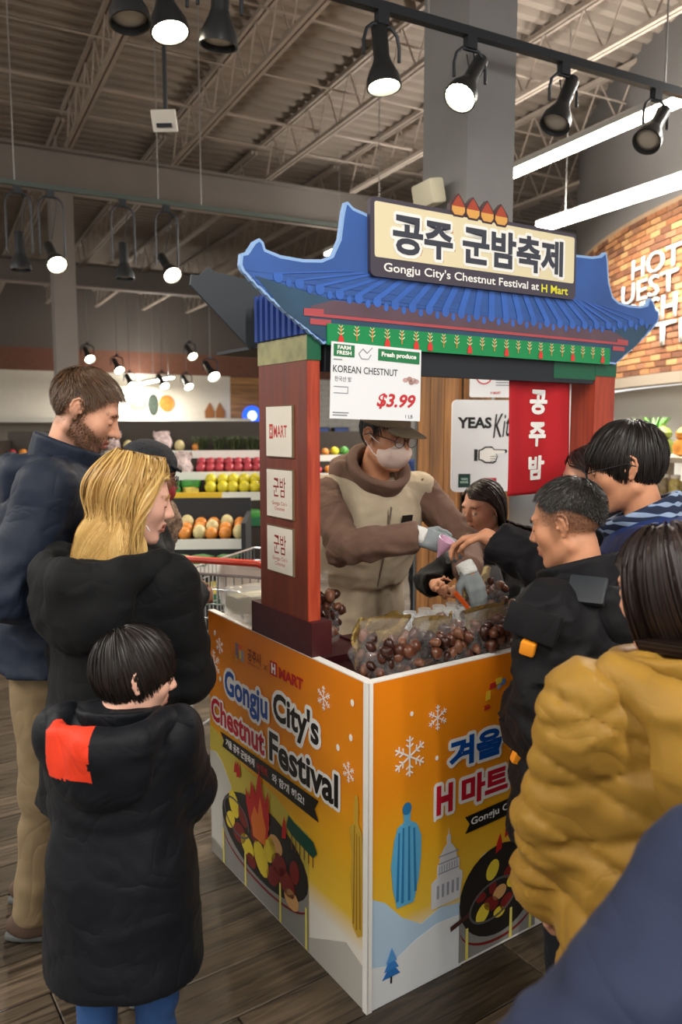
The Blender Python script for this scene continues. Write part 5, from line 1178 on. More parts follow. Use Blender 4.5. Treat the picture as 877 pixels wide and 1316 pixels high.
m7.strands('hair', H_BUZZ, 7500, 4, .0055, .0017, short=(.02, .10, .2), hairline={0: .60, 30: .55, 50: .45, 64: .15, 80: .02, 95: .12, 120: -.15, 150: -.5, 180: -.62}, lift=(.02, .07), grav=.1, fwd=.3, jitter=.5, crownlift=.7, shell=1.022)
m7.fuzz('cropped_sides', H_BUZZ, 5200, lambda c: (c[:, 2] > -.035) & (c[:, 2] < .085) & (c[:, 1] < .05) & ~((c[:, 2] < .01) & (c[:, 1] > -.025)), .0045, .0009, 9, .8, box=((.17, .18, .13), (-.085, -.12, -.04)), soft=.010, back=.2); m7.face(H_BLACK)
# pocket flaps, orange tabs and hood strap lie on the parka's surface
j7 = [o for o in m7.root.children if o.name.startswith('jacket')][0]; h7 = [o for o in m7.root.children if o.name.startswith('hood')][0]
def on_cloth(F, garment, name, p, w, h, t, m, roll=0., sink=.4):
    ok, co, no, ix = garment.closest_point_on_mesh(Vector(F.loc(p))); n = no.normalized(); u = Vector((0, 0, 1)).cross(n).normalized(); v = n.cross(u)
    co = co - n * t * sink; M_ = Matrix(((u.x, v.x, n.x, co.x), (u.y, v.y, n.y, co.y), (u.z, v.z, n.z, co.z), (0, 0, 0, 1)))
    o = rbox(w, h, t, min(t * .4, .006)).obj(name, m, F.root, smooth='auto'); o.matrix_local = M_ @ Matrix.Rotation(roll, 4, 'Z'); return o
on_cloth(m7, j7, 'pocket_flap', (.455, 1.80, 1.14), .13, .075, .022, BLACKC, R(-12)); on_cloth(m7, j7, 'orange_tab', (.447, 1.80, 1.085), .036, .034, .026, ORNG, R(-12))
on_cloth(m7, j7, 'pocket_flap', (.47, 1.88, .83), .14, .075, .022, BLACKC, R(-8)); on_cloth(m7, j7, 'orange_tab', (.455, 1.89, .77), .026, .032, .026, ORNG, R(-8)); on_cloth(m7, h7, 'hood_strap', (.60, 1.86, 1.20), .09, .075, .02, mat('strap_black', '#22262b', .5))
# 8 man with glasses and checked collar
loc, az = (.975, 2.235), -66
m8 = Fig('person', 'man in glasses and blue jacket with navy checked collar leaning to the counter', loc, az, 1.63, 1.05, 1.15, lean=11, head=(-4, 14, 0), skin=SKIN2, wr=((.15, .30, 1.0), (1, -.5, -.3)), wl=((-.2, .26, .98), (-1, -.6, -.3)))
m8.body(ears=(-1,)); m8.trousers(DARKT); m8.shoes(BLSHOE, SOLEG); m8.coat(BLUEJ, .040, .46, 1.08, .014, (7, 7, 9), 11, step=.011)
def check_mat():
    m = bpy.data.materials.new('checked_cloth'); m.use_nodes = True; nt = m.node_tree; b = nt.nodes['Principled BSDF']; b.inputs['Roughness'].default_value = .9
    tc = nt.nodes.new('ShaderNodeTexCoord'); w = []
    for dr, sc in (('Z', 11.), ('X', 9.)):
        x = nt.nodes.new('ShaderNodeTexWave'); x.bands_direction = dr; x.inputs['Scale'].default_value = sc; x.inputs['Distortion'].default_value = .4; nt.links.new(tc.outputs['Object'], x.inputs[0]); w.append(x)
    mx = nt.nodes.new('ShaderNodeMath'); mx.operation = 'MULTIPLY_ADD'; mx.inputs[1].default_value = .45; nt.links.new(w[1].outputs['Fac'], mx.inputs[0]); nt.links.new(w[0].outputs['Fac'], mx.inputs[2])
    rp = nt.nodes.new('ShaderNodeValToRGB'); e = rp.color_ramp.elements; e[0].position = .8; e[0].color = (*lin('#17223c'), 1); e[1].position = 1.3 if False else 1.; e[1].color = (*lin('#8799b3'), 1); q = e.new(.93); q.color = (*lin('#2c456f'), 1)
    nt.links.new(mx.outputs[0], rp.inputs[0]); nt.links.new(rp.outputs[0], b.inputs['Base Color']); return m
m8.collar(check_mat(), .092, .075, .016, 16, flare=.014, z=.012)
m8.strands('hair', H_BLACK, 5200, 8, .0088, .003, hairline={0: .50, 35: .42, 58: .1, 72: -.25, 86: -.15, 98: .02, 112: -.4, 140: -.85, 180: -.95}, lift=(.05, .11), grav=.3, stiff=.5, jitter=.2, fwd=.25, crownlift=.3, crown=(.01, -.045, .12)); m8.glasses(mat('black_frame', '#16161a', .4)); m8.face(H_BLACK)
# 9 woman in glasses half hidden
loc, az = (1.09, 2.53), -50
m9 = Fig('person', 'woman in glasses with dark hair half hidden behind the checked-collar man', loc, az, 1.60, .96, .95, lean=27, head=(-36, 10, 0), skin=SKIN, female=1.)
m9.body(); m9.trousers(DARKT); m9.shoes(BLSHOE, SOLEG); m9.coat(BLACKC, .034, .42, 1.1, .012, seed=13, step=.014)
m9.strands('hair', H_DKBR, 2600, 14, .019, .0042, part=1.0, hairline=LH, lift=(.05, .14), grav=.6, stiff=.5, jitter=.1, crown=(.0, .02, .125), endz=-.17, push=long_push(-.07, -.5), shell=1.04); m9.glasses(mat('gold_frame', '#a8865a', .3, .8)); m9.face(H_BLACK)
# 10 woman in mustard puffer
loc, az = (.63, 1.34), -8
def qm(s, P):
    q = (P - s.pel) @ s.Rc; u = (q[:, 2] + .55 * q[:, 0]) / .12; v = (q[:, 2] - .55 * q[:, 0]) / .12
    return .017 * np.clip(np.minimum(np.abs(np.sin(np.pi * u)), np.abs(np.sin(np.pi * v))), .001, 1) ** .4
m10 = Fig('person', 'woman with long dark hair in mustard yellow padded jacket seen from behind', loc, az, 1.425, .95, 1.18, lean=3, head=(-26, 12, 0), skin=SKIN, female=1., wr=((.2, .18, .70), (1, -1, 0)), wl=((-.19, .17, .66), (-.8, -1, 0)))
m10.body(); m10.trousers(DARKT); m10.shoes(BLSHOE, SOLEG); m10.coat(MUST, .046, .40, 1.1, .008, (8, 8, 11), 14, step=.008, quilt=qm)
m10.hood(MUST, 1.2, .12, wide=1.05, lift=.01); m10.collar(MUST, .10, .07, .018, 6, name='collar', flare=.02)
m10.strands('hair', H_DKBR, 5200, 20, .021, .0042, part=.6, hairline=LH, lift=(.13, .24), grav=.7, stiff=.45, jitter=.07, crown=(.01, -.01, .125), lenvar=.12, endz=-.23, push=long_push(-.12, -.5), shell=1.04, clump=6., wave=.025); m10.face(H_BLACK)
# 11 foreground shopper
loc, az = (.60, .82), -20
m11 = Fig('person', 'shopper in slate navy jacket close to the camera with only a shoulder in view', loc, az, 1.44, 1., 1.3, lean=4, wr=((.25, .18, .72), (1, -1, 0)), wl=((-.40, .05, .74), (-1.3, -.3, -.2)))
m11.body(); m11.trousers(DARKT); m11.shoes(BLSHOE, SOLEG); m11.coat(FGNAVY, .052, .40, 1.12, .014, (6, 6, 8), 15, step=.012); m11.hood(FGNAVY, 1.15, .10, wide=1.15)
m11.strands('hair', H_BLACK, 1500, 7, .012, .004)
# 12 shopper far behind the seller
loc, az = (.62, 5.9), 120
m12 = Fig('person', 'blurred shopper in blue jacket far behind the seller', loc, az, 1.62, 1., 1.05, head=(0, 15, 0), skin=SKIN2)
m12.body(); m12.trousers(DARKT); m12.shoes(BLSHOE, SOLEG); m12.coat(cloth('mid_blue', '#3a4a7c'), .036, .45, 1.06, .012, seed=4, step=.016); m12.strands('hair', H_BLACK, 900, 5, .012, .006)
# ================================================================== lights of the store
tube_m = mat('lamp_tube', '#fff6e6', .5, emit=14.); fix_m = mat('fixture_white', '#cfcfcb', .5)
lab_s = ['nearer long white strip light hanging at upper right', 'farther long white strip light hanging at right beside the brick wall', 'long strip light over the aisle left of the camera', 'long strip light over the floor behind the camera', 'far long strip light over the produce aisle', 'small distant strip light low over the far cream wall']
wire_m = mat('hang_wire', '#8f8d8a', .5, .3)
for (x, y, l, sz_), lb in zip(STRIPS, lab_s):
    t = thing('strip_light', lb, 'light', store(x, y, sz_), STORE_ROT, 'long strip lights')
    MB().box(-.08, .08, -l / 2, l / 2, 0, .06).obj('housing', fix_m, t)
    n = int(l / 1.2)
    for k in range(n): MB().box(-.07, .07, -l / 2 + k * l / n + .015, -l / 2 + (k + 1) * l / n - .015, -.045, 0).obj('tube', tube_m, t)
    for yy in (-l / 2 + .4, 0, l / 2 - .4): MB().tube([(0, yy, .06), (0, yy, CEIL_Z - sz_)], .006, 5).obj('hanger', wire_m, t)
# track spotlights
trk_m = mat('track_black', '#33363b', .4, .3); can_m = mat('lamp_can', '#3f4143', .35, .6); bulb_m = mat('lamp_bulb', '#fff0cf', .4, emit=30.)
def lamp_can(parent, piv, yaw, pitch, on, k=1.):
    """yoke, can and bell-shaped head of a track spotlight"""
    M_ = Matrix.Translation(piv) @ Matrix.Rotation(yaw, 4, 'Z') @ Matrix.Rotation(pitch, 4, 'X')
    return [MB().lathe([(.0, .17 * k), (.035 * k, .17 * k), (.04 * k, .16 * k), (.04 * k, .0), (.05 * k, -.03 * k), (.082 * k, -.10 * k), (.086 * k, -.145 * k), (.078 * k, -.145 * k), (.07 * k, -.10 * k)], 20, mtx=M_, caps=False).obj('lamp_head', can_m, parent, smooth='auto'),
            MB().lathe([(.0, -.128 * k), (.045 * k, -.126 * k), (.073 * k, -.118 * k), (.073 * k, -.108 * k), (.0, -.10 * k)], 20, mtx=M_, caps=False).obj('bulb', bulb_m if on else mat('bulb_off', '#b9b4a8', .3), parent, smooth=True)]
def track_lamp(x, y, z, yaw, pitch, on, label, k=1., drop=.15, wide=.10, power=0., target=None):
    t = thing('track_spotlight', label, 'spotlight', store(x, y, z), STORE_ROT, 'track spotlights')
    MB().box(-.03, .03, -.022, .022, -.06, 0).obj('adapter', trk_m, t)
    yk = MB().tube([(-wide * .5 * k, 0, -.06), (-wide * .85 * k, 0, -.09), (-wide * k, 0, -.14), (-wide * k, 0, -.06 - drop * k)], .009 * k, 6).tube([(wide * .5 * k, 0, -.06), (wide * .85 * k, 0, -.09), (wide * k, 0, -.14), (wide * k, 0, -.06 - drop * k)], .009 * k, 6).tube([(-wide * .5 * k, 0, -.06), (wide * .5 * k, 0, -.06)], .009 * k, 6)
    yk.obj('yoke', trk_m, t, smooth='auto')
    lamp_can(t, (0, 0, -.06 - drop * k), yaw, pitch, on, k)
    MB().tube([(.02, 0, -.05), (.05, .03, -.09), (.03, .05, -.06 - drop * .4 * k), (0, .03, -.06 - drop * k + .14)], .004, 5).obj('cable', trk_m, t)
    if on and power:
        d = bpy.data.lights.new('spot', 'SPOT'); d.energy = power; d.spot_size = R(70); d.spot_blend = .6; d.color = (1, .86, .66); d.shadow_soft_size = .06
        o = link('spot_beam', d, t); M_ = Matrix.Translation((0, 0, -.06 - drop * k)) @ Matrix.Rotation(yaw, 4, 'Z') @ Matrix.Rotation(pitch, 4, 'X'); o.matrix_local = M_ @ Matrix.Translation((0, 0, -.16 * k))
    return t
TY, TZ = 3.47, 3.6
tr = thing('light_track', 'black ceiling light track running past the grey column', 'light track', store(0, TY, TZ), STORE_ROT)
MB().box(-1.5, 6.5, -.022, .022, 0, .045).obj('rail', trk_m, tr)
for x in (.6, 2.3, 4.0, 5.8): MB().tube([(x, 0, .045), (x, 0, CEIL_Z - TZ)], .006, 5).obj('hanger', wire_m, tr)
track_lamp(2.03, TY, TZ, R(10), R(-8), True, 'lit track spotlight left of the grey column, pointing down', power=60)
track_lamp(2.56, TY, TZ, R(-70), R(-38), True, 'lit track spotlight tilted in front of the grey column', power=70)
track_lamp(3.20, TY, TZ, R(-80), R(-28), False, 'unlit dark track spotlight right of the grey column')
track_lamp(3.93, TY, TZ, R(-75), R(-42), False, 'dark tilted track spotlight at the upper right corner')
track_lamp(.80, TY, TZ + .02, R(20), R(-10), False, 'dark track spotlight cut by the top edge at far left')
track_lamp(.99, TY + .1, TZ + .06, R(20), R(-14), True, 'lit lamp with a white bulb near the top edge at left', power=40)
track_lamp(1.20, TY - .02, TZ + .02, R(200), R(-6), False, 'large dark spotlight near the top edge left of the hanging sensor')
# far left track with four lamps
t2 = thing('light_track', 'green-grey light track hanging over the left aisle', 'light track', store(0, 7.22, TZ), STORE_ROT)
MB().box(-1.5, 6, -.02, .02, 0, .04).obj('rail', mat('track_green', '#4a5650', .5), t2)
for x in (.7, 1.9, 2.3, 4.2): MB().tube([(x, 0, .04), (x, 0, CEIL_Z - TZ)], .006, 5).obj('hanger', wire_m, t2)
for k, (x, on, lb) in enumerate(((.72, False, 'unlit silver spotlight, leftmost on the far track'), (.98, True, 'lit spotlight glowing beside the slim left column'), (1.58, False, 'unlit spotlight hanging in the middle of the far track'), (1.97, True, 'lit spotlight at the right of the far track'))):
    track_lamp(x, 7.22, TZ, R(10), R(-48 if on else -4), on, lb, k=1.0, drop=.48, power=45 if on else 0)
# remote pendant lamps seen as small bright points
for k, (px, y, z) in enumerate(((3.43, 20, 3.66), (4.13, 20, 3.41), (4.65, 21, 3.1), (5.25, 20, 3.05), (6.0, 20, 3.83), (6.06, 20.6, 3.08), (4.9, 15, 3.0))):
    track_lamp(px, y, z, R(10), R(-50), True, 'small lit lamp far down the store, %s from the left' % nth[k].replace('leftmost', 'first'), k=1.5, power=25); tl = MB().tube([(0, 0, 0), (0, 0, CEIL_Z - z)], .008, 5).obj('hanger', wire_m, [o for o in bpy.data.objects if o.name.startswith('track_spotlight') and o.type == 'EMPTY'][-1])
# hanging white sensor on a black rod
sn = thing('hanging_sensor', 'small white sign box hanging from a thin black rod under the ceiling', 'sensor', store(1.43, 5.2, 3.5), STORE_ROT)
MB().tube([(0, 0, .1), (0, 0, CEIL_Z - 3.5)], .014, 6).obj('rod', trk_m, sn); rbox(.16, .03, .13, .008).obj('box', mat('sensor_white', '#e6e1d6', .5), sn, rot=(R(30), 0, R(-30)))
MB().box(-.05, .05, -.024, -.022, .03, .055).obj('print', ink, sn, rot=(R(30), 0, R(-30)))
# conduits under the deck
cm_ = mat('conduit', '#9d9084', .5)
for k, (y, z) in enumerate(((7.2, 5.5), (8.6, 5.55), (9.6, 5.45), (10.6, 5.5), (14.5, 5.5))):
    o = MB().tube([(-6, 0, 0), (14, 0, 0)], .012 if k != 2 else .022, 8).obj('conduit', cm_, loc=store(0, y, z), rot=(0, 0, STORE_ROT), smooth='auto'); tag(o, 'long conduit pipe under the deck, %s from the camera' % nth[k].replace('leftmost', 'first'), 'pipe', 'conduits under the deck')
# ================================================================== goods on the counter
clear = mat('clear_film', '#ffffff', .05, alpha=.07, spec=1., bump=1., bscale=26); goldf = mat('gold_foil', '#c9ad6a', .22, .75, bump=1.0, bscale=30); darkf = mat('dark_foil', '#2a1c1a', .25, .2, bump=.8, bscale=30)
nut_ms = [mat('chestnut_a', '#4a281b', .3, var=.25, vscale=25), mat('chestnut_b', '#5b3423', .3, var=.25, vscale=25), mat('chestnut_c', '#351b13', .3, var=.25, vscale=25), mat('chestnut_d', '#6f4733', .4, var=.2, vscale=25)]
nut_mes = []
for nm_ in nut_ms:
    mb = MB().lathe([(.0, -.011), (.010, -.0105), (.0155, -.005), (.0165, .001), (.0145, .008), (.009, .0135), (.0035, .0175), (.0, .021)], 10, caps=False); mb.v = [(x * 1.12, y * .8, z) for x, y, z in mb.v]; nut_mes.append(mb.mesh('chestnut', nm_, True))
def lumpy(w, d, h, seed, pinch=.35, puff=1.):
    """a filled bag: pillow below, gathered and flattened towards the top"""
    V = []; nu, nv = 28, 18; g = np.random.default_rng(seed); ph = g.random(6) * 6
    for j in range(nv + 1):
        f = j / nv; z = h * f; ww = w * (.86 + .22 * math.sin(min(f, .55) / .55 * math.pi * .75)) * (1 if f < .6 else 1 + .06 * (f - .6)); dd = d * (math.sin(max(.18, 1 - f * .96) * math.pi * .52)) * (1 if f < .45 else max(.06, 1 - (f - .45) * 1.75))
        for i in range(nu):
            a = 2 * math.pi * i / nu; cx = abs(math.cos(a)) ** .6 * (1 if math.cos(a) > 0 else -1); cy = abs(math.sin(a)) ** .8 * (1 if math.sin(a) > 0 else -1)
            wr_ = 1 + .05 * math.sin(5 * a + ph[0] + 7 * f) + .035 * math.sin(9 * a + ph[1] - 11 * f)
            V.append((cx * ww / 2 * wr_ + .01 * math.sin(8 * f + ph[2]), cy * dd / 2 * wr_ + (.02 * math.sin(6 * a * .5 + ph[3]) * max(0, f - .5)), z + .008 * math.sin(3 * a + ph[4]) * f))
    Fc = [(j * nu + i, j * nu + (i + 1) % nu, (j + 1) * nu + (i + 1) % nu, (j + 1) * nu + i) for j in range(nv) for i in range(nu)]
    Fc.append(tuple(range(nu))[::-1]); return MB().add(V, Fc)
def nut_bag(u, v, z, w, d, h, rz, tilt, seed, label, n=26, foil=True):
    t = thing('chestnut_bag', label, 'bag', booth(u, v, z), BOOTH_ROT + rz, 'clear bags of roasted chestnuts'); t.rotation_euler = Euler((tilt, 0, BOOTH_ROT + rz))
    g = np.random.default_rng(seed)
    bag = lumpy(w, d, h, seed).obj('film', clear, t, smooth=True)
    if foil:
        mb = lumpy(w * .8, d * .22, h * .9, seed + 3); mb.obj('foil_back', goldf, t, smooth=True, loc=(-w * .06, d * .30, .003))
    k = 0; tries = 0; pl = []
    n = int(n * 1.75)
    while k < n and tries < 3500:
        tries += 1; zz = .016 + g.random() ** 1.15 * h * .62; x = (g.random() - .5) * w * .86; y = (g.random() * .95 - .62) * d * .66
        if any((x - a) ** 2 + (y - b) ** 2 + (zz - c) ** 2 < .0245 ** 2 for a, b, c in pl): continue
        pl.append((x, y, zz)); k += 1; q = link('chestnut', nut_mes[g.integers(4)], t, loc=(x, y, zz), rot=tuple(g.random(3) * 6.28)); sc_ = .95 + .3 * g.random(); q.scale = (sc_, sc_, sc_)
    return t
CT = .886
nut_bag(.155, .125, CT, .19, .15, .19, R(-18), R(14), 1, 'clear chestnut bag with gold foil nearest the counter corner, slumped to the left', 30)
nut_bag(.34, .10, CT, .20, .14, .165, R(2), R(10), 2, 'clear chestnut bag second from the counter corner in the front row', 32)
nut_bag(.545, .10, CT, .22, .15, .175, R(4), R(12), 3, 'clear chestnut bag third in the front row, full of dark nuts', 36)
nut_bag(.765, .10, CT, .20, .14, .17, R(-4), R(12), 4, 'clear chestnut bag fourth in the front row beside the boy in the parka', 30)
nut_bag(.96, .10, CT, .20, .14, .17, R(3), R(12), 5, 'clear chestnut bag at the far end of the front row', 24)
nut_bag(.25, .27, CT, .19, .13, .15, R(10), R(24), 6, 'clear chestnut bag lying behind the front row near the red post', 22)
nut_bag(.48, .26, CT, .22, .13, .15, R(-6), R(22), 7, 'clear chestnut bag with much loose film in the second row', 24, False)
nut_bag(.72, .26, CT, .22, .13, .15, R(5), R(22), 8, 'clear crinkled chestnut bag in the second row under the boy', 24, False)
nut_bag(.95, .28, CT, .20, .13, .16, R(0), R(15), 9, 'clear chestnut bag at the far end of the second row', 18, False)
nut_bag(.165, .50, CT + .021, .15, .13, .22, R(30), R(-2), 10, 'tall gold-topped chestnut bag standing right of the red post', 26)
nut_bag(.93, .52, CT, .17, .12, .19, R(-10), R(-4), 11, 'dark foil chestnut bag standing in front of the girl', 20)
# maroon tray under the tall bag
b_ = thing('maroon_box', 'low maroon display box beside the red post', 'box', booth(.17, .43, CT), BOOTH_ROT); MB().box(-.09, .10, -.10, .14, 0, .012).obj('base', basem, b_); MB().box(-.09, -.08, -.10, .14, .012, .02).box(.09, .10, -.10, .14, .012, .02).box(-.08, .09, -.10, -.09, .012, .02).obj('rim', basem, b_)
# clear sampling tray with small cups
ty = thing('sample_tray', 'clear plastic tray of tasting cups in front of the seller', 'tray', booth(.60, .46, CT), BOOTH_ROT + R(6)); plast = mat('clear_plastic', '#f2f5f5', .08, alpha=.35, spec=.8)
MB().prism(rrect(-.24, .24, -.10, .10, .04), .03, .036).obj('sheet', plast, ty, smooth='auto'); MB().prism(rrect(-.22, .22, -.085, .085, .03), .0, .03).obj('base', mat('tray_base', '#8d8f8c', .3, alpha=.5), ty)
cup = MB().lathe([(.018, 0), (.024, .026), (.0255, .026), (.0195, -.001)], 14, caps=False).mesh('cup', plast, True); food = mat('food_yellow', '#cdb04a', .5, var=.3, vscale=30); sl_ = MB().sphere((0, 0, .006), (.013, .010, .006), 8, 5).mesh('slice', food, True)
k = 0
for i in range(6):
    for j in range(3):
        cx, cy = -.19 + i * .075, -.055 + j * .055
        link('cup', cup, ty, loc=(cx, cy, .037)); link('slice', sl_, ty, loc=(cx, cy, .038), rot=(0, 0, k)); k += 1
# loose film and label slip, orange pick
fl = thing('loose_film', 'crumpled clear plastic film lying behind the front bags', 'film', booth(.80, .40, CT), BOOTH_ROT)
V = []; g = np.random.default_rng(5); nx = 18
for j in range(nx):
    for i in range(nx): V.append(((i / (nx - 1) - .5) * .34, (j / (nx - 1) - .5) * .20, .012 + .035 * g.random() * math.sin(math.pi * i / (nx - 1)) * math.sin(math.pi * j / (nx - 1))))
MB().add(V, [(j * nx + i, j * nx + i + 1, (j + 1) * nx + i + 1, (j + 1) * nx + i) for j in range(nx - 1) for i in range(nx - 1)]).obj('sheet', clear, fl); MB().box(-.06, .03, -.03, .04, .05, .0508).obj('label_slip', mat('slip_grey', '#b9bcbb', .6), fl, rot=(R(10), 0, R(12)))
o = MB().tube([(0, 0, 0), (.0, 0, .10), (-.012, 0, .16)], [.009, .008, .010], 8).obj('orange_tongs', mat('orange_plastic', '#f0641e', .4), loc=booth(.70, .30, CT + .02), rot=(R(-20), R(-25), BOOTH_ROT), smooth='auto'); tag(o, 'bright orange plastic handle sticking up among the bags by the boy', 'handle')
# the paper cup passed from hand to hand
pc_ = (Vector((.345, 2.56, 1.215))); o = MB().lathe([(.002, -.055), (.012, -.03), (.026, .0), (.03, .018), (.028, .018), (.022, .0), (.004, -.05)], 14, caps=False).obj('sample_cone', mat('pink_film', '#d7a9c4', .3, alpha=.75), loc=pc_, rot=(R(15), R(25), 0), smooth='auto'); tag(o, 'small pink tasting cone held between glove and bare hand', 'cone')
# ================================================================== left of the booth: bag, clear box, cart
bx_ = thing('clear_box', 'clear plastic carton standing on the counter left of the red post', 'box', booth(.10, .80, CH + .005), BOOTH_ROT)
rbox(.16, .22, .10, .012).obj('shell', plast, bx_, smooth='auto'); MB().box(-.07, .07, .02, .10, .01, .07).obj('content', mat('cream_content', '#d9d2b8', .7, var=.2), bx_)
sb = thing('shopping_bag', 'white plastic shopping bag with red print standing in the wire cart', 'bag', (-.40, 3.62, .508), R(10)); lumpy(.32, .26, .46, 21).obj('sack', mat('white_plastic', '#e9e5dc', .5, bump=.6, bscale=18, alpha=.96), sb, smooth=True)
for (x, z, r) in ((-.08, .27, 20), (.05, .29, -15)): MB().box(-.03, .03, -.105, -.095, 0, .05).obj('red_print', RED, sb, loc=(x, .0, z), rot=(0, R(r), 0))
cart = thing('shopping_cart', 'metal wire shopping cart with red handle behind the shoppers', 'cart', (-.43, 3.83, 0), R(70)); wm_ = mat('cart_wire', '#a9acae', .3, .9)
def grid_panel(name, P0, U_, V_, nu, nv, r=.0035):
    P0, U_, V_ = Vector(P0), Vector(U_), Vector(V_); q = MB()
    for i in range(nu + 1): q.tube([P0 + U_ * i / nu, P0 + U_ * i / nu + V_], r, 5, caps=False)
    for j in range(nv + 1): q.tube([P0 + V_ * j / nv, P0 + V_ * j / nv + U_], r if 0 < j < nv else r * 2, 5, caps=False)
    o = q.obj(name, wm_, cart); o['kind'] = 'stuff'; return o
grid_panel('basket_side', (-.3, -.25, .5), (.8, 0, 0), (0, 0, .42), 20, 6); grid_panel('basket_side', (-.3, .25, .5), (.8, 0, 0), (0, 0, .42), 20, 6); grid_panel('basket_end', (.5, -.25, .5), (0, .5, 0), (0, 0, .42), 12, 6); grid_panel('basket_end', (-.3, -.25, .5), (0, .5, 0), (0, 0, .42), 12, 6); grid_panel('basket_floor', (-.3, -.25, .5), (.8, 0, 0), (0, .5, 0), 18, 10)
MB().tube([(-.36, -.24, .98), (-.38, -.2, 1.0), (-.38, .2, 1.0), (-.36, .24, .98)], .016, 8).obj('handle', mat('cart_red', '#c8412c', .4), cart, smooth='auto')
MB().tube([(-.3, -.25, .92), (-.36, -.24, .98)], .01, 6).tube([(-.3, .25, .92), (-.36, .24, .98)], .01, 6).obj('handle_bar', wm_, cart)
for y in (-.22, .22): MB().tube([(-.2, y, .5), (-.3, y, .12), (.5, y, .12)], .012, 6).obj('chassis', wm_, cart)
for (x, y) in ((-.28, -.22), (-.28, .22), (.48, -.22), (.48, .22)): MB().lathe([(.06, -.014), (.06, .014)], 14, mtx=Matrix.Translation((x, y, .06)) @ Matrix.Rotation(R(90), 4, 'X')).obj('wheel', BLSHOE, cart)
# ================================================================== produce department far left
def apply_rows(parent_label, name, group, me, pts, label, rs=.0):
    for p in pts: tag(link(name, me, loc=p, rot=(0, 0, rng.random() * 6.28)), label, name.replace('_', ' '), group)
case_m = mat('case_dark', '#3b332c', .6); price_w = mat('price_strip', '#e9e6de', .5); grn_m = mat('case_green', '#2d6e48', .5)
def ball(name, c, r, sq=1., n=10): return MB().sphere((0, 0, r * sq), (r, r, r * sq), n, 7).mesh(name, mat(name + c, c, .4, var=.15, vscale=20), True)
def tier_case(name, label, loc, rz, w, tiers, dep=.6, color=case_m):
    """stepped produce stand: tiers = heights of its shelves from front to back"""
    t = thing(name, label, 'display stand', loc, rz); n = len(tiers)
    for i, z in enumerate(tiers):
        y0 = i * dep / n; MB().box(-w / 2, w / 2, y0, y0 + dep / n, 0 if i == 0 else z - .16, z).obj('tier', color, t)
        MB().box(-w / 2, w / 2, y0 - .012, y0, z - .055, z + .02).obj('price_rail', price_w if i else grn_m, t)
    MB().box(-w / 2 - .03, -w / 2, 0, dep, 0, tiers[-1] + .2).obj('end_panel', color, t); MB().box(w / 2, w / 2 + .03, 0, dep, 0, tiers[-1] + .2).obj('end_panel', color, t)
    MB().box(-w / 2 - .03, w / 2 + .03, dep, dep + .03, 0, tiers[-1] + .3).obj('back_panel', color, t)
    return t
def fill(t, w, dep, tiers, i, me_list, name, group, label, dx=.085, rows=2, x0=None, x1=None, lift=.0):
    z = tiers[i]; y0 = i * dep / len(tiers); a = -w / 2 + dx / 2 if x0 is None else x0; b = w / 2 if x1 is None else x1; k = 0
    Mw = Matrix.Translation(t.location) @ Matrix.Rotation(t.rotation_euler.z, 4, 'Z')
    for r in range(rows):
        x = a
        while x < b - .01:
            p = Mw @ Vector((x + rng.uniform(-.006, .006), y0 + dep / len(tiers) * (.25 + .5 * r / max(1, rows - 1)), z + .001 + lift * r)); o = link(name, me_list[k % len(me_list)], loc=p, rot=(0, 0, rng.random() * 6.28)); tag(o, label, name.replace('_', ' '), group); x += dx; k += 1
T1 = [.80, 1.0, 1.17, 1.36]; W1, D1 = 1.9, 1.1; rz1 = R(8)
c1 = tier_case('produce_stand', 'dark stepped produce stand with apples and yellow melons beyond the cart', (-1.18, 6.7, 0), rz1, W1, T1, D1)
apple = ball('red_apple', '#b03a44', .048); lemon = ball('yellow_melon', '#d9c92f', .055, 1.05); orange = ball('orange_fruit', '#d98a3a', .05); pear = ball('pale_pear', '#cfc08a', .05, 1.2); greenb = ball('green_melon', '#4f8f3f', .06)
fill(c1, W1, D1, T1, 2, [apple], 'red_apple', 'red apples on the upper tier', 'red apple in the rows on the upper produce tier', .088, 2, -.05, .95, .05)
fill(c1, W1, D1, T1, 1, [lemon], 'yellow_melon', 'yellow melons on the middle tier', 'yellow melon in the rows below the apples', .10, 2, .05, .95, .06)
pack = rbox(.16, .12, .07, .02).mesh('fruit_pack', mat('pack_green', '#3f8a3a', .4, var=.5, vscale=14), 'auto'); pack2 = rbox(.16, .12, .06, .02).mesh('fruit_pack', mat('pack_yellow', '#c9b04a', .4, var=.5, vscale=14), 'auto'); pack3 = rbox(.15, .12, .06, .02).mesh('fruit_pack', mat('pack_red', '#a8483c', .4, var=.5, vscale=14), 'auto')
fill(c1, W1, D1, T1, 1, [pack, pack2, pack], 'fruit_pack', 'green packs beside the yellow melons', 'green wrapped fruit pack on the middle tier left of the yellow melons', .18, 2, -.85, 0, .05)
fill(c1, W1, D1, T1, 0, [pack2, pack], 'fruit_pack', 'packs on the lowest tier', 'yellow and green fruit pack on the lowest tier of the produce stand', .18, 2)
sack = lumpy(.16, .14, .20, 31).mesh('net_sack', mat('net_pink', '#b8a3a0', .6, var=.5, vscale=30), True)
fill(c1, W1, D1, T1, 2, [sack], 'net_sack', 'pale sacks on the upper tier', 'pale net sack on the upper tier left of the apples', .17, 1, -.55, -.1); fill(c1, W1, D1, T1, 2, [lemon, orange], 'citrus_fruit', 'citrus on the upper tier', 'yellow and orange citrus fruit left of the pale sacks', .11, 2, -.9, -.6, .05)
herb = MB()
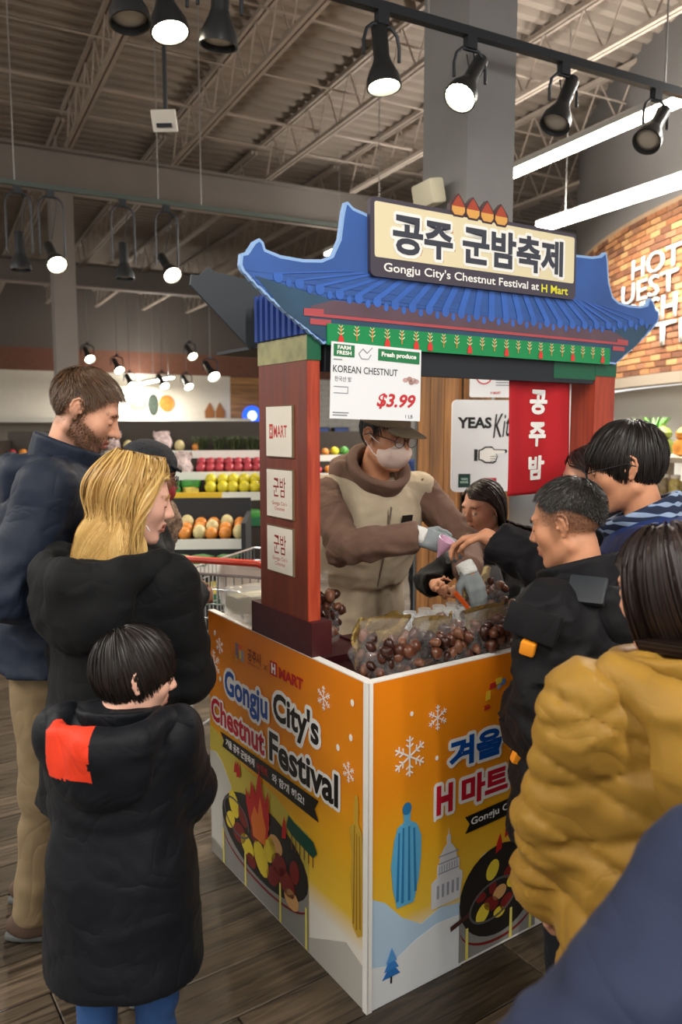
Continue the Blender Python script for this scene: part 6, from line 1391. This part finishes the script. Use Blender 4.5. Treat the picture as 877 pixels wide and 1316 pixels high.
for k in range(60):
    a = rng.random() * 6.28; r = .09 * math.sqrt(rng.random()); herb.tube([(r * math.cos(a) * .5, r * math.sin(a) * .5, 0), (r * math.cos(a), r * math.sin(a), .10 + .06 * rng.random()), (r * 1.5 * math.cos(a), r * 1.5 * math.sin(a), .13)], [.006, .005, .001], 4)
herbm = herb.mesh('leafy_bunch', mat('herb_dark', '#3a4526', .7, var=.5, vscale=20)); fill(c1, W1, D1, T1, 3, [herbm], 'leafy_bunch', 'leafy bunches on the top tier', 'dark leafy bunch along the top tier of the produce stand', .16, 1, -.05, .95)
fill(c1, W1, D1, T1, 3, [sack, pear, orange], 'fruit_bag', 'bags on the top tier', 'mixed fruit bag on the top tier at left', .16, 1, -.9, -.05)
# low chilled case in front of it
T2 = [.46, .62, .76]; W2, D2 = 1.1, .8; c2 = tier_case('chilled_case', 'low dark chilled case with fruit packs behind the shopping cart', (-1.22, 5.15, 0), R(4), W2, T2, D2, mat('case_black', '#26272a', .5))
fill(c2, W2, D2, T2, 2, [orange, pear, orange], 'orange_fruit', 'oranges on top of the chilled case', 'orange and pale fruit piled on the chilled case', .10, 3, None, None, .03)
fill(c2, W2, D2, T2, 1, [pack, pack], 'green_pack', 'green packs in the chilled case', 'green vegetable pack on the middle shelf of the chilled case', .18, 1); fill(c2, W2, D2, T2, 0, [pack3, pack2], 'fruit_pack', 'red packs in the chilled case', 'red and pale pack on the lowest shelf of the chilled case', .17, 2)
o = tag(thing('sale_card', 'white and yellow sale card standing between the two produce stands', 'sign', (-1.12, 5.98, 0), R(6)), None); MB().box(-.27, .27, 0, .02, .955, 1.06).obj('card', price_w, o); MB().box(-.28, .20, .0, .03, 1.06, 1.10).obj('yellow_strip', mat('strip_yellow', '#e3b92e', .5), o); MB().box(-.02, .02, .005, .02, 0, .955).obj('stem', wm_, o)
# more stands down the aisle
T3 = [.85, 1.05, 1.25]
for k, (x, y, lb, ml) in enumerate(((-2.9, 8.6, 'left produce stand partly behind the bearded man', [apple, orange, pear]), (-.2, 8.8, 'produce stand seen between the red post and the seller', [orange, lemon, greenb, apple]), (-2.4, 11.2, 'far produce stand near the cream wall', [pear, greenb, orange]))):
    c = tier_case('produce_stand', 'dark ' + lb, (x, y, 0), R(10), 1.8, T3, .9)
    for i in range(3): fill(c, 1.8, .9, T3, i, ml, 'fruit', 'fruit on the ' + lb.split(' partly')[0].split(' near')[0].split(' seen')[0] + ' %d' % k, ('round fruit on the ' + lb), .12, 1)
# cold cabinets along the back wall, with light canopy and pictures
cab = thing('wall_cabinet', 'long white-topped chilled wall cabinet below the cream wall', 'cabinet', store(5, 24.9), STORE_ROT); MB().box(-4, 4.5, 0, .8, 0, 1.0).obj('base', mat('cab_grey', '#b9b6ae', .5), cab); MB().box(-4, 4.5, -.1, .8, 1.75, 1.9).obj('canopy', mat('cab_white', '#dcd8cc', .5), cab); MB().box(-4, 4.5, .75, .8, 1.0, 1.75).obj('back', mat('cab_back', '#8b8377', .6), cab)
for k in range(16): tag(link('grocery_pack', [pack, pack2, pack3, sack][k % 4], loc=store(1.3 + k * .5, 25.25, 1.001), rot=(0, 0, STORE_ROT)), 'grocery pack standing on the white-topped wall cabinet', 'grocery', 'packs on the wall cabinet')
for k, (x, z, w, h, c, lb) in enumerate(((6.95, 2.4, .5, .55, '#b8772f', 'orange food picture'), (6.5, 2.35, .35, .7, '#2f3a30', 'dark bottle picture'), (6.0, 2.4, .6, .5, '#a88a5a', 'tan food picture'))):
    o = MB().prism(ell(0, 0, w / 2, h / 2, 18), 0, .02).obj('wall_picture', mat('pic' + c, c, .6, var=.3), loc=store(x, SB - .02, z), rot=(R(90), 0, STORE_ROT)); tag(o, lb + ' on the cream back wall', 'picture')
o = thing('wall_picture', 'brown leaf-shaped emblem on the cream wall left of the wood planks', 'picture', store(8.62, SB - .03, 2.0), STORE_ROT)
for s_ in (-1, 1): MB().prism([(s_ * .03, -.45), (s_ * .33, -.27), (s_ * .36, .15), (s_ * .18, .45), (s_ * .03, .15)][::s_], 0, .02).obj('leaf', mat('leaf_brown', '#a2683a', .6), o, rot=(R(90), 0, 0))
ns = thing('neon_sign', 'round glowing blue sign in front of the wood plank wall', 'sign', store(9.75, 25.4, 2.0), STORE_ROT); MB().prism(ell(0, 0, .34, .34, 28), 0, .06).obj('disc', mat('neon_blue', '#1f4fd8', .4, emit=1.6), ns, rot=(R(90), 0, 0)); MB().prism(ell(0, 0, .17, .17, 20), .06, .07).obj('centre', mat('neon_pale', '#cfe0ff', .4, emit=1.5), ns, rot=(R(90), 0, 0)); MB().tube([(0, .03, -2.0), (0, .03, 0)], .03, 6).obj('stem', trk_m, ns)
# screens on the far wall seen behind the seller
for k, (x, z) in enumerate(((12.6, 1.15), (13.4, 1.15))):
    t = thing('wall_screen', 'dark screen on the tiled wall behind the seller, %s one' % ('left' if k == 0 else 'right'), 'screen', store(x, SB - .25, z), STORE_ROT); MB().box(-.3, .3, -.05, .2, 0, .45).obj('case', BLSHOE, t); MB().box(-.27, .27, -.055, -.05, .03, .42).obj('display', mat('display_%d' % k, '#3a4a7a', .3, emit=.5, var=.5, vscale=6), t)
# ================================================================== right of the booth: shelf with plants and jars
sh = thing('display_shelf', 'curved white display shelf below the brick wall with plants and jars', 'shelf', (3.15, 7.6, 0), R(-70)); shm_ = mat('shelf_wood', '#b8aa96', .5)
for z in (.55, .95, 1.33): MB().prism(rrect(-1.6, 1.6, -.3, .3, .12), z - .05, z).obj('shelf_board', shm_, sh, smooth='auto')
for x in (-1.5, 0, 1.5): MB().box(x - .03, x + .03, -.1, .1, 0, 1.33).obj('upright', shm_, sh)
Ms = Matrix.Translation(sh.location) @ Matrix.Rotation(R(-70), 4, 'Z')
jar = MB().lathe([(.05, 0), (.055, .01), (.055, .15), (.04, .17), (.04, .18)], 12, 0).lathe([(.044, .18), (.044, .21)], 12, 1)
jars = [jar.mesh('jar', [mat('jar' + c, c, .3, var=.4, vscale=25), mat('lid' + d, d, .4)], 'auto') for c, d in (('#b9a45a', '#d8cfc0'), ('#9a8a4a', '#e0b0b8'), ('#8c7a5a', '#e8e4da'))]
for i in range(20): tag(link('jar', jars[i % 3], loc=Ms @ Vector((-1.45 + i * .15, -.18, .951))), 'glass jar in the row on the middle display shelf', 'jar', 'jars on the middle display shelf')
for i in range(14): tag(link('snack_pack', [pack3, pack2][i % 2], loc=Ms @ Vector((-1.4 + i * .21, -.15, .551)), rot=(0, 0, R(-70))), 'snack pack on the lowest display shelf', 'pack', 'packs on the lowest display shelf')
def plant(p, h, nl, c, label):
    t = thing('potted_plant', label, 'plant', p); MB().lathe([(.05, 0), (.07, .11), (.06, .11), (.0, .10)], 12, caps=False).obj('pot', mat('pot_white', '#e6e3da', .5), t, smooth='auto'); g = np.random.default_rng(int(h * 1000) + nl)
    for k in range(nl):
        a = g.random() * 6.28; r = h * (.25 + .4 * g.random()); q = MB(); V = []
        for j in range(6):
            f = j / 5; w_ = .018 * math.sin(math.pi * min(.95, f * .9 + .1)); x = r * f; z = .1 + h * (f - .35 * f * f)
            V += [(x * math.cos(a) - w_ * math.sin(a), x * math.sin(a) + w_ * math.cos(a), z), (x * math.cos(a) + w_ * math.sin(a), x * math.sin(a) - w_ * math.cos(a), z)]
        q.add(V, [(2 * j, 2 * j + 1, 2 * j + 3, 2 * j + 2) for j in range(5)]).obj('leaf', mat('leaf' + c, c, .5, var=.3), t, smooth=True)
plant(Ms @ Vector((-1.1, 0, 1.331)), .38, 22, '#4f8a35', 'leafy green potted plant nearest the red booth post'); plant(Ms @ Vector((-.2, 0.05, 1.331)), .42, 20, '#5d9440', 'tall green potted plant in the middle of the top display shelf'); plant(Ms @ Vector((-.75, .1, 1.331)), .3, 16, '#6a8f4a', 'pale green potted plant between its two taller neighbours')
for k, (x, c, lb) in enumerate(((.35, '#d08a35', 'orange pumpkin-like gourd in front of the black arched board'), (.05, '#6f7f35', 'olive green gourd on the top display shelf'))):
    t = thing('gourd', lb, 'gourd', Ms @ Vector((x, -.08, 1.331))); mb = MB(); V = []
    mb.lathe([(.04, 0), (.10, .02), (.115, .09), (.09, .15), (.05, .165)], 18); mb.obj('body', mat('gourd' + c, c, .5, var=.2), t, smooth='auto'); MB().lathe([(.05, .15), (.085, .18), (.09, .22), (.06, .26), (.015, .28), (.01, .31)], 16).obj('crown', mat('gourd' + c, c, .5), t, smooth='auto')
t = thing('black_board', 'black arched board standing behind the orange gourd', 'board', Ms @ Vector((.42, .12, 1.331)), R(-70)); MB().prism([(-.14, 0), (.14, 0), (.14, .3)] + ell(0, .3, .14, .1, 10, a0=10, a1=170) + [(-.14, .3)], 0, .03).obj('panel', BLSHOE, t, rot=(R(90), 0, 0)); MB().box(-.1, .1, -.08, .02, 0, .01).obj('foot', BLSHOE, t)
for k in range(3):
    o = lumpy(.18, .12, .32, 40 + k).obj('wrapped_bouquet', mat('wrap_white', '#dcdad6', .3, alpha=.8, bump=.5, bscale=20), loc=Ms @ Vector((-1.45 + k * .62, -.1, 1.331)), smooth=True); tag(o, 'white wrapped bouquet on the top display shelf, %s from the booth' % nth[k].replace('leftmost', 'first'), 'bouquet')
# ================================================================== signs behind the counter
def wall_sign(name, label, px, py, z0, w, h, rz): return thing(name, label, 'sign', (px, py, z0), rz)
ws = thing('direction_sign', 'white rounded sign with black script and pointing hand on the wooden column', 'sign', (.70, 4.30, 0), R(12)); FS = frame_of((1, 0, 0), (0, 0, 1), (0, 0, 0))
pn = MB().prism(rrect(-.095, .40, 1.245, 1.75, .03), -.012, 0).obj('board', mat('sign_panel', '#e9ebee', .4), ws, mtx=FS); MB().tube([(.1, .02, 1.245), (.1, .02, 0)], .012, 8).obj('stand_pole', wm_, ws); MB().lathe([(.14, 0), (.14, .015), (.02, .03)], 20).obj('stand_foot', wm_, ws, loc=(.1, .02, 0))
put_text('sign_lettering', 'YEAS', BLACKP, pn, I4, .035, 1.625, .20, .062, 1, bold=.04); put_text('sign_script', 'Kitchen', BLACKP, pn, I4, .27, 1.62, .27, .13, 2, bold=.005, shear=.5, rot=.12)
hand2 = [(.06, 1.42), (.06, 1.475), (.075, 1.48), (.10, 1.495), (.14, 1.495), (.155, 1.48), (.225, 1.478), (.232, 1.468), (.225, 1.458), (.165, 1.455), (.175, 1.44), (.17, 1.425), (.165, 1.41), (.15, 1.40), (.10, 1.402), (.075, 1.418)]
art('pointing_hand', [(x, z) for x, z in hand2][::-1], BLACKP, pn, I4, 1); ctr = (.125, 1.45); art('pointing_hand_fill', [(ctr[0] + (x - ctr[0]) * .88, ctr[1] + (z - ctr[1]) * .82) for x, z in hand2][::-1], WHITE, pn, I4, 2); art('hand_cuff', [(.035, 1.415), (.055, 1.415), (.055, 1.48), (.035, 1.48)], BLACKP, pn, I4, 1)
for z in (1.438, 1.425, 1.412): art('finger_line', [(.13, z), (.165, z), (.165, z + .003), (.13, z + .003)], BLACKP, pn, I4, 3)
art('green_square', [(-.055, 1.27), (.015, 1.27), (.015, 1.345), (-.055, 1.345)], mat('sq_green', '#123a30', .5), pn, I4, 1); put_text('square_lettering', 'VAN\nKING', mat('sq_mint', '#bfe0cf', .5), pn, I4, -.02, 1.308, .045, .03, 2, bold=.02); art('red_arrow', [(.08, 1.30), (.17, 1.30), (.17, 1.32), (.09, 1.32)], RED, pn, I4, 1)
wp_ = thing('small_poster', 'small white poster with red drawing above the pointing-hand sign', 'poster', (.74, 4.34, 0), R(12)); pp = MB().prism(rrect(-.03, .25, 1.765, 1.95, .01), -.008, 0).obj('sheet', mat('sign_panel', '#e9ebee', .4), wp_, mtx=FS); MB().tube([(.11, .01, 1.77), (.11, .01, 0)], .008, 6).obj('stand_pole', wm_, wp_)
o_ = ell(.05, 1.885, .05, .05, 20); art('red_outline', o_ + ell(.05, 1.885, .043, .043, 20)[::-1], rk, pp, I4, 1); put_text('poster_lettering', 'H MART', rk, pp, I4, .12, 1.79, .06, .014, 1, bold=.03)
for k in range(6): art('small_print', [(.12, 1.90 - k * .014), (.22, 1.90 - k * .014), (.22, 1.905 - k * .014), (.12, 1.905 - k * .014)], gk, pp, I4, 1)
sc2 = thing('small_screen', 'small bright screen below the pointing-hand sign', 'screen', (.72, 4.20, 0), R(12)); MB().prism(rrect(-.0, .14, 1.0, 1.22, .01), -.02, 0).obj('display', mat('screen_pale', '#cfe2f2', .3, emit=.5), sc2, mtx=FS); art('screen_picture', ell(.05, 1.18, .02, .014, 14), mat('screen_orange', '#d9764a', .4), sc2, FS, 1); MB().tube([(.07, .02, 1.0), (.07, .02, 0)], .015, 8).obj('stand_pole', BLSHOE, sc2)
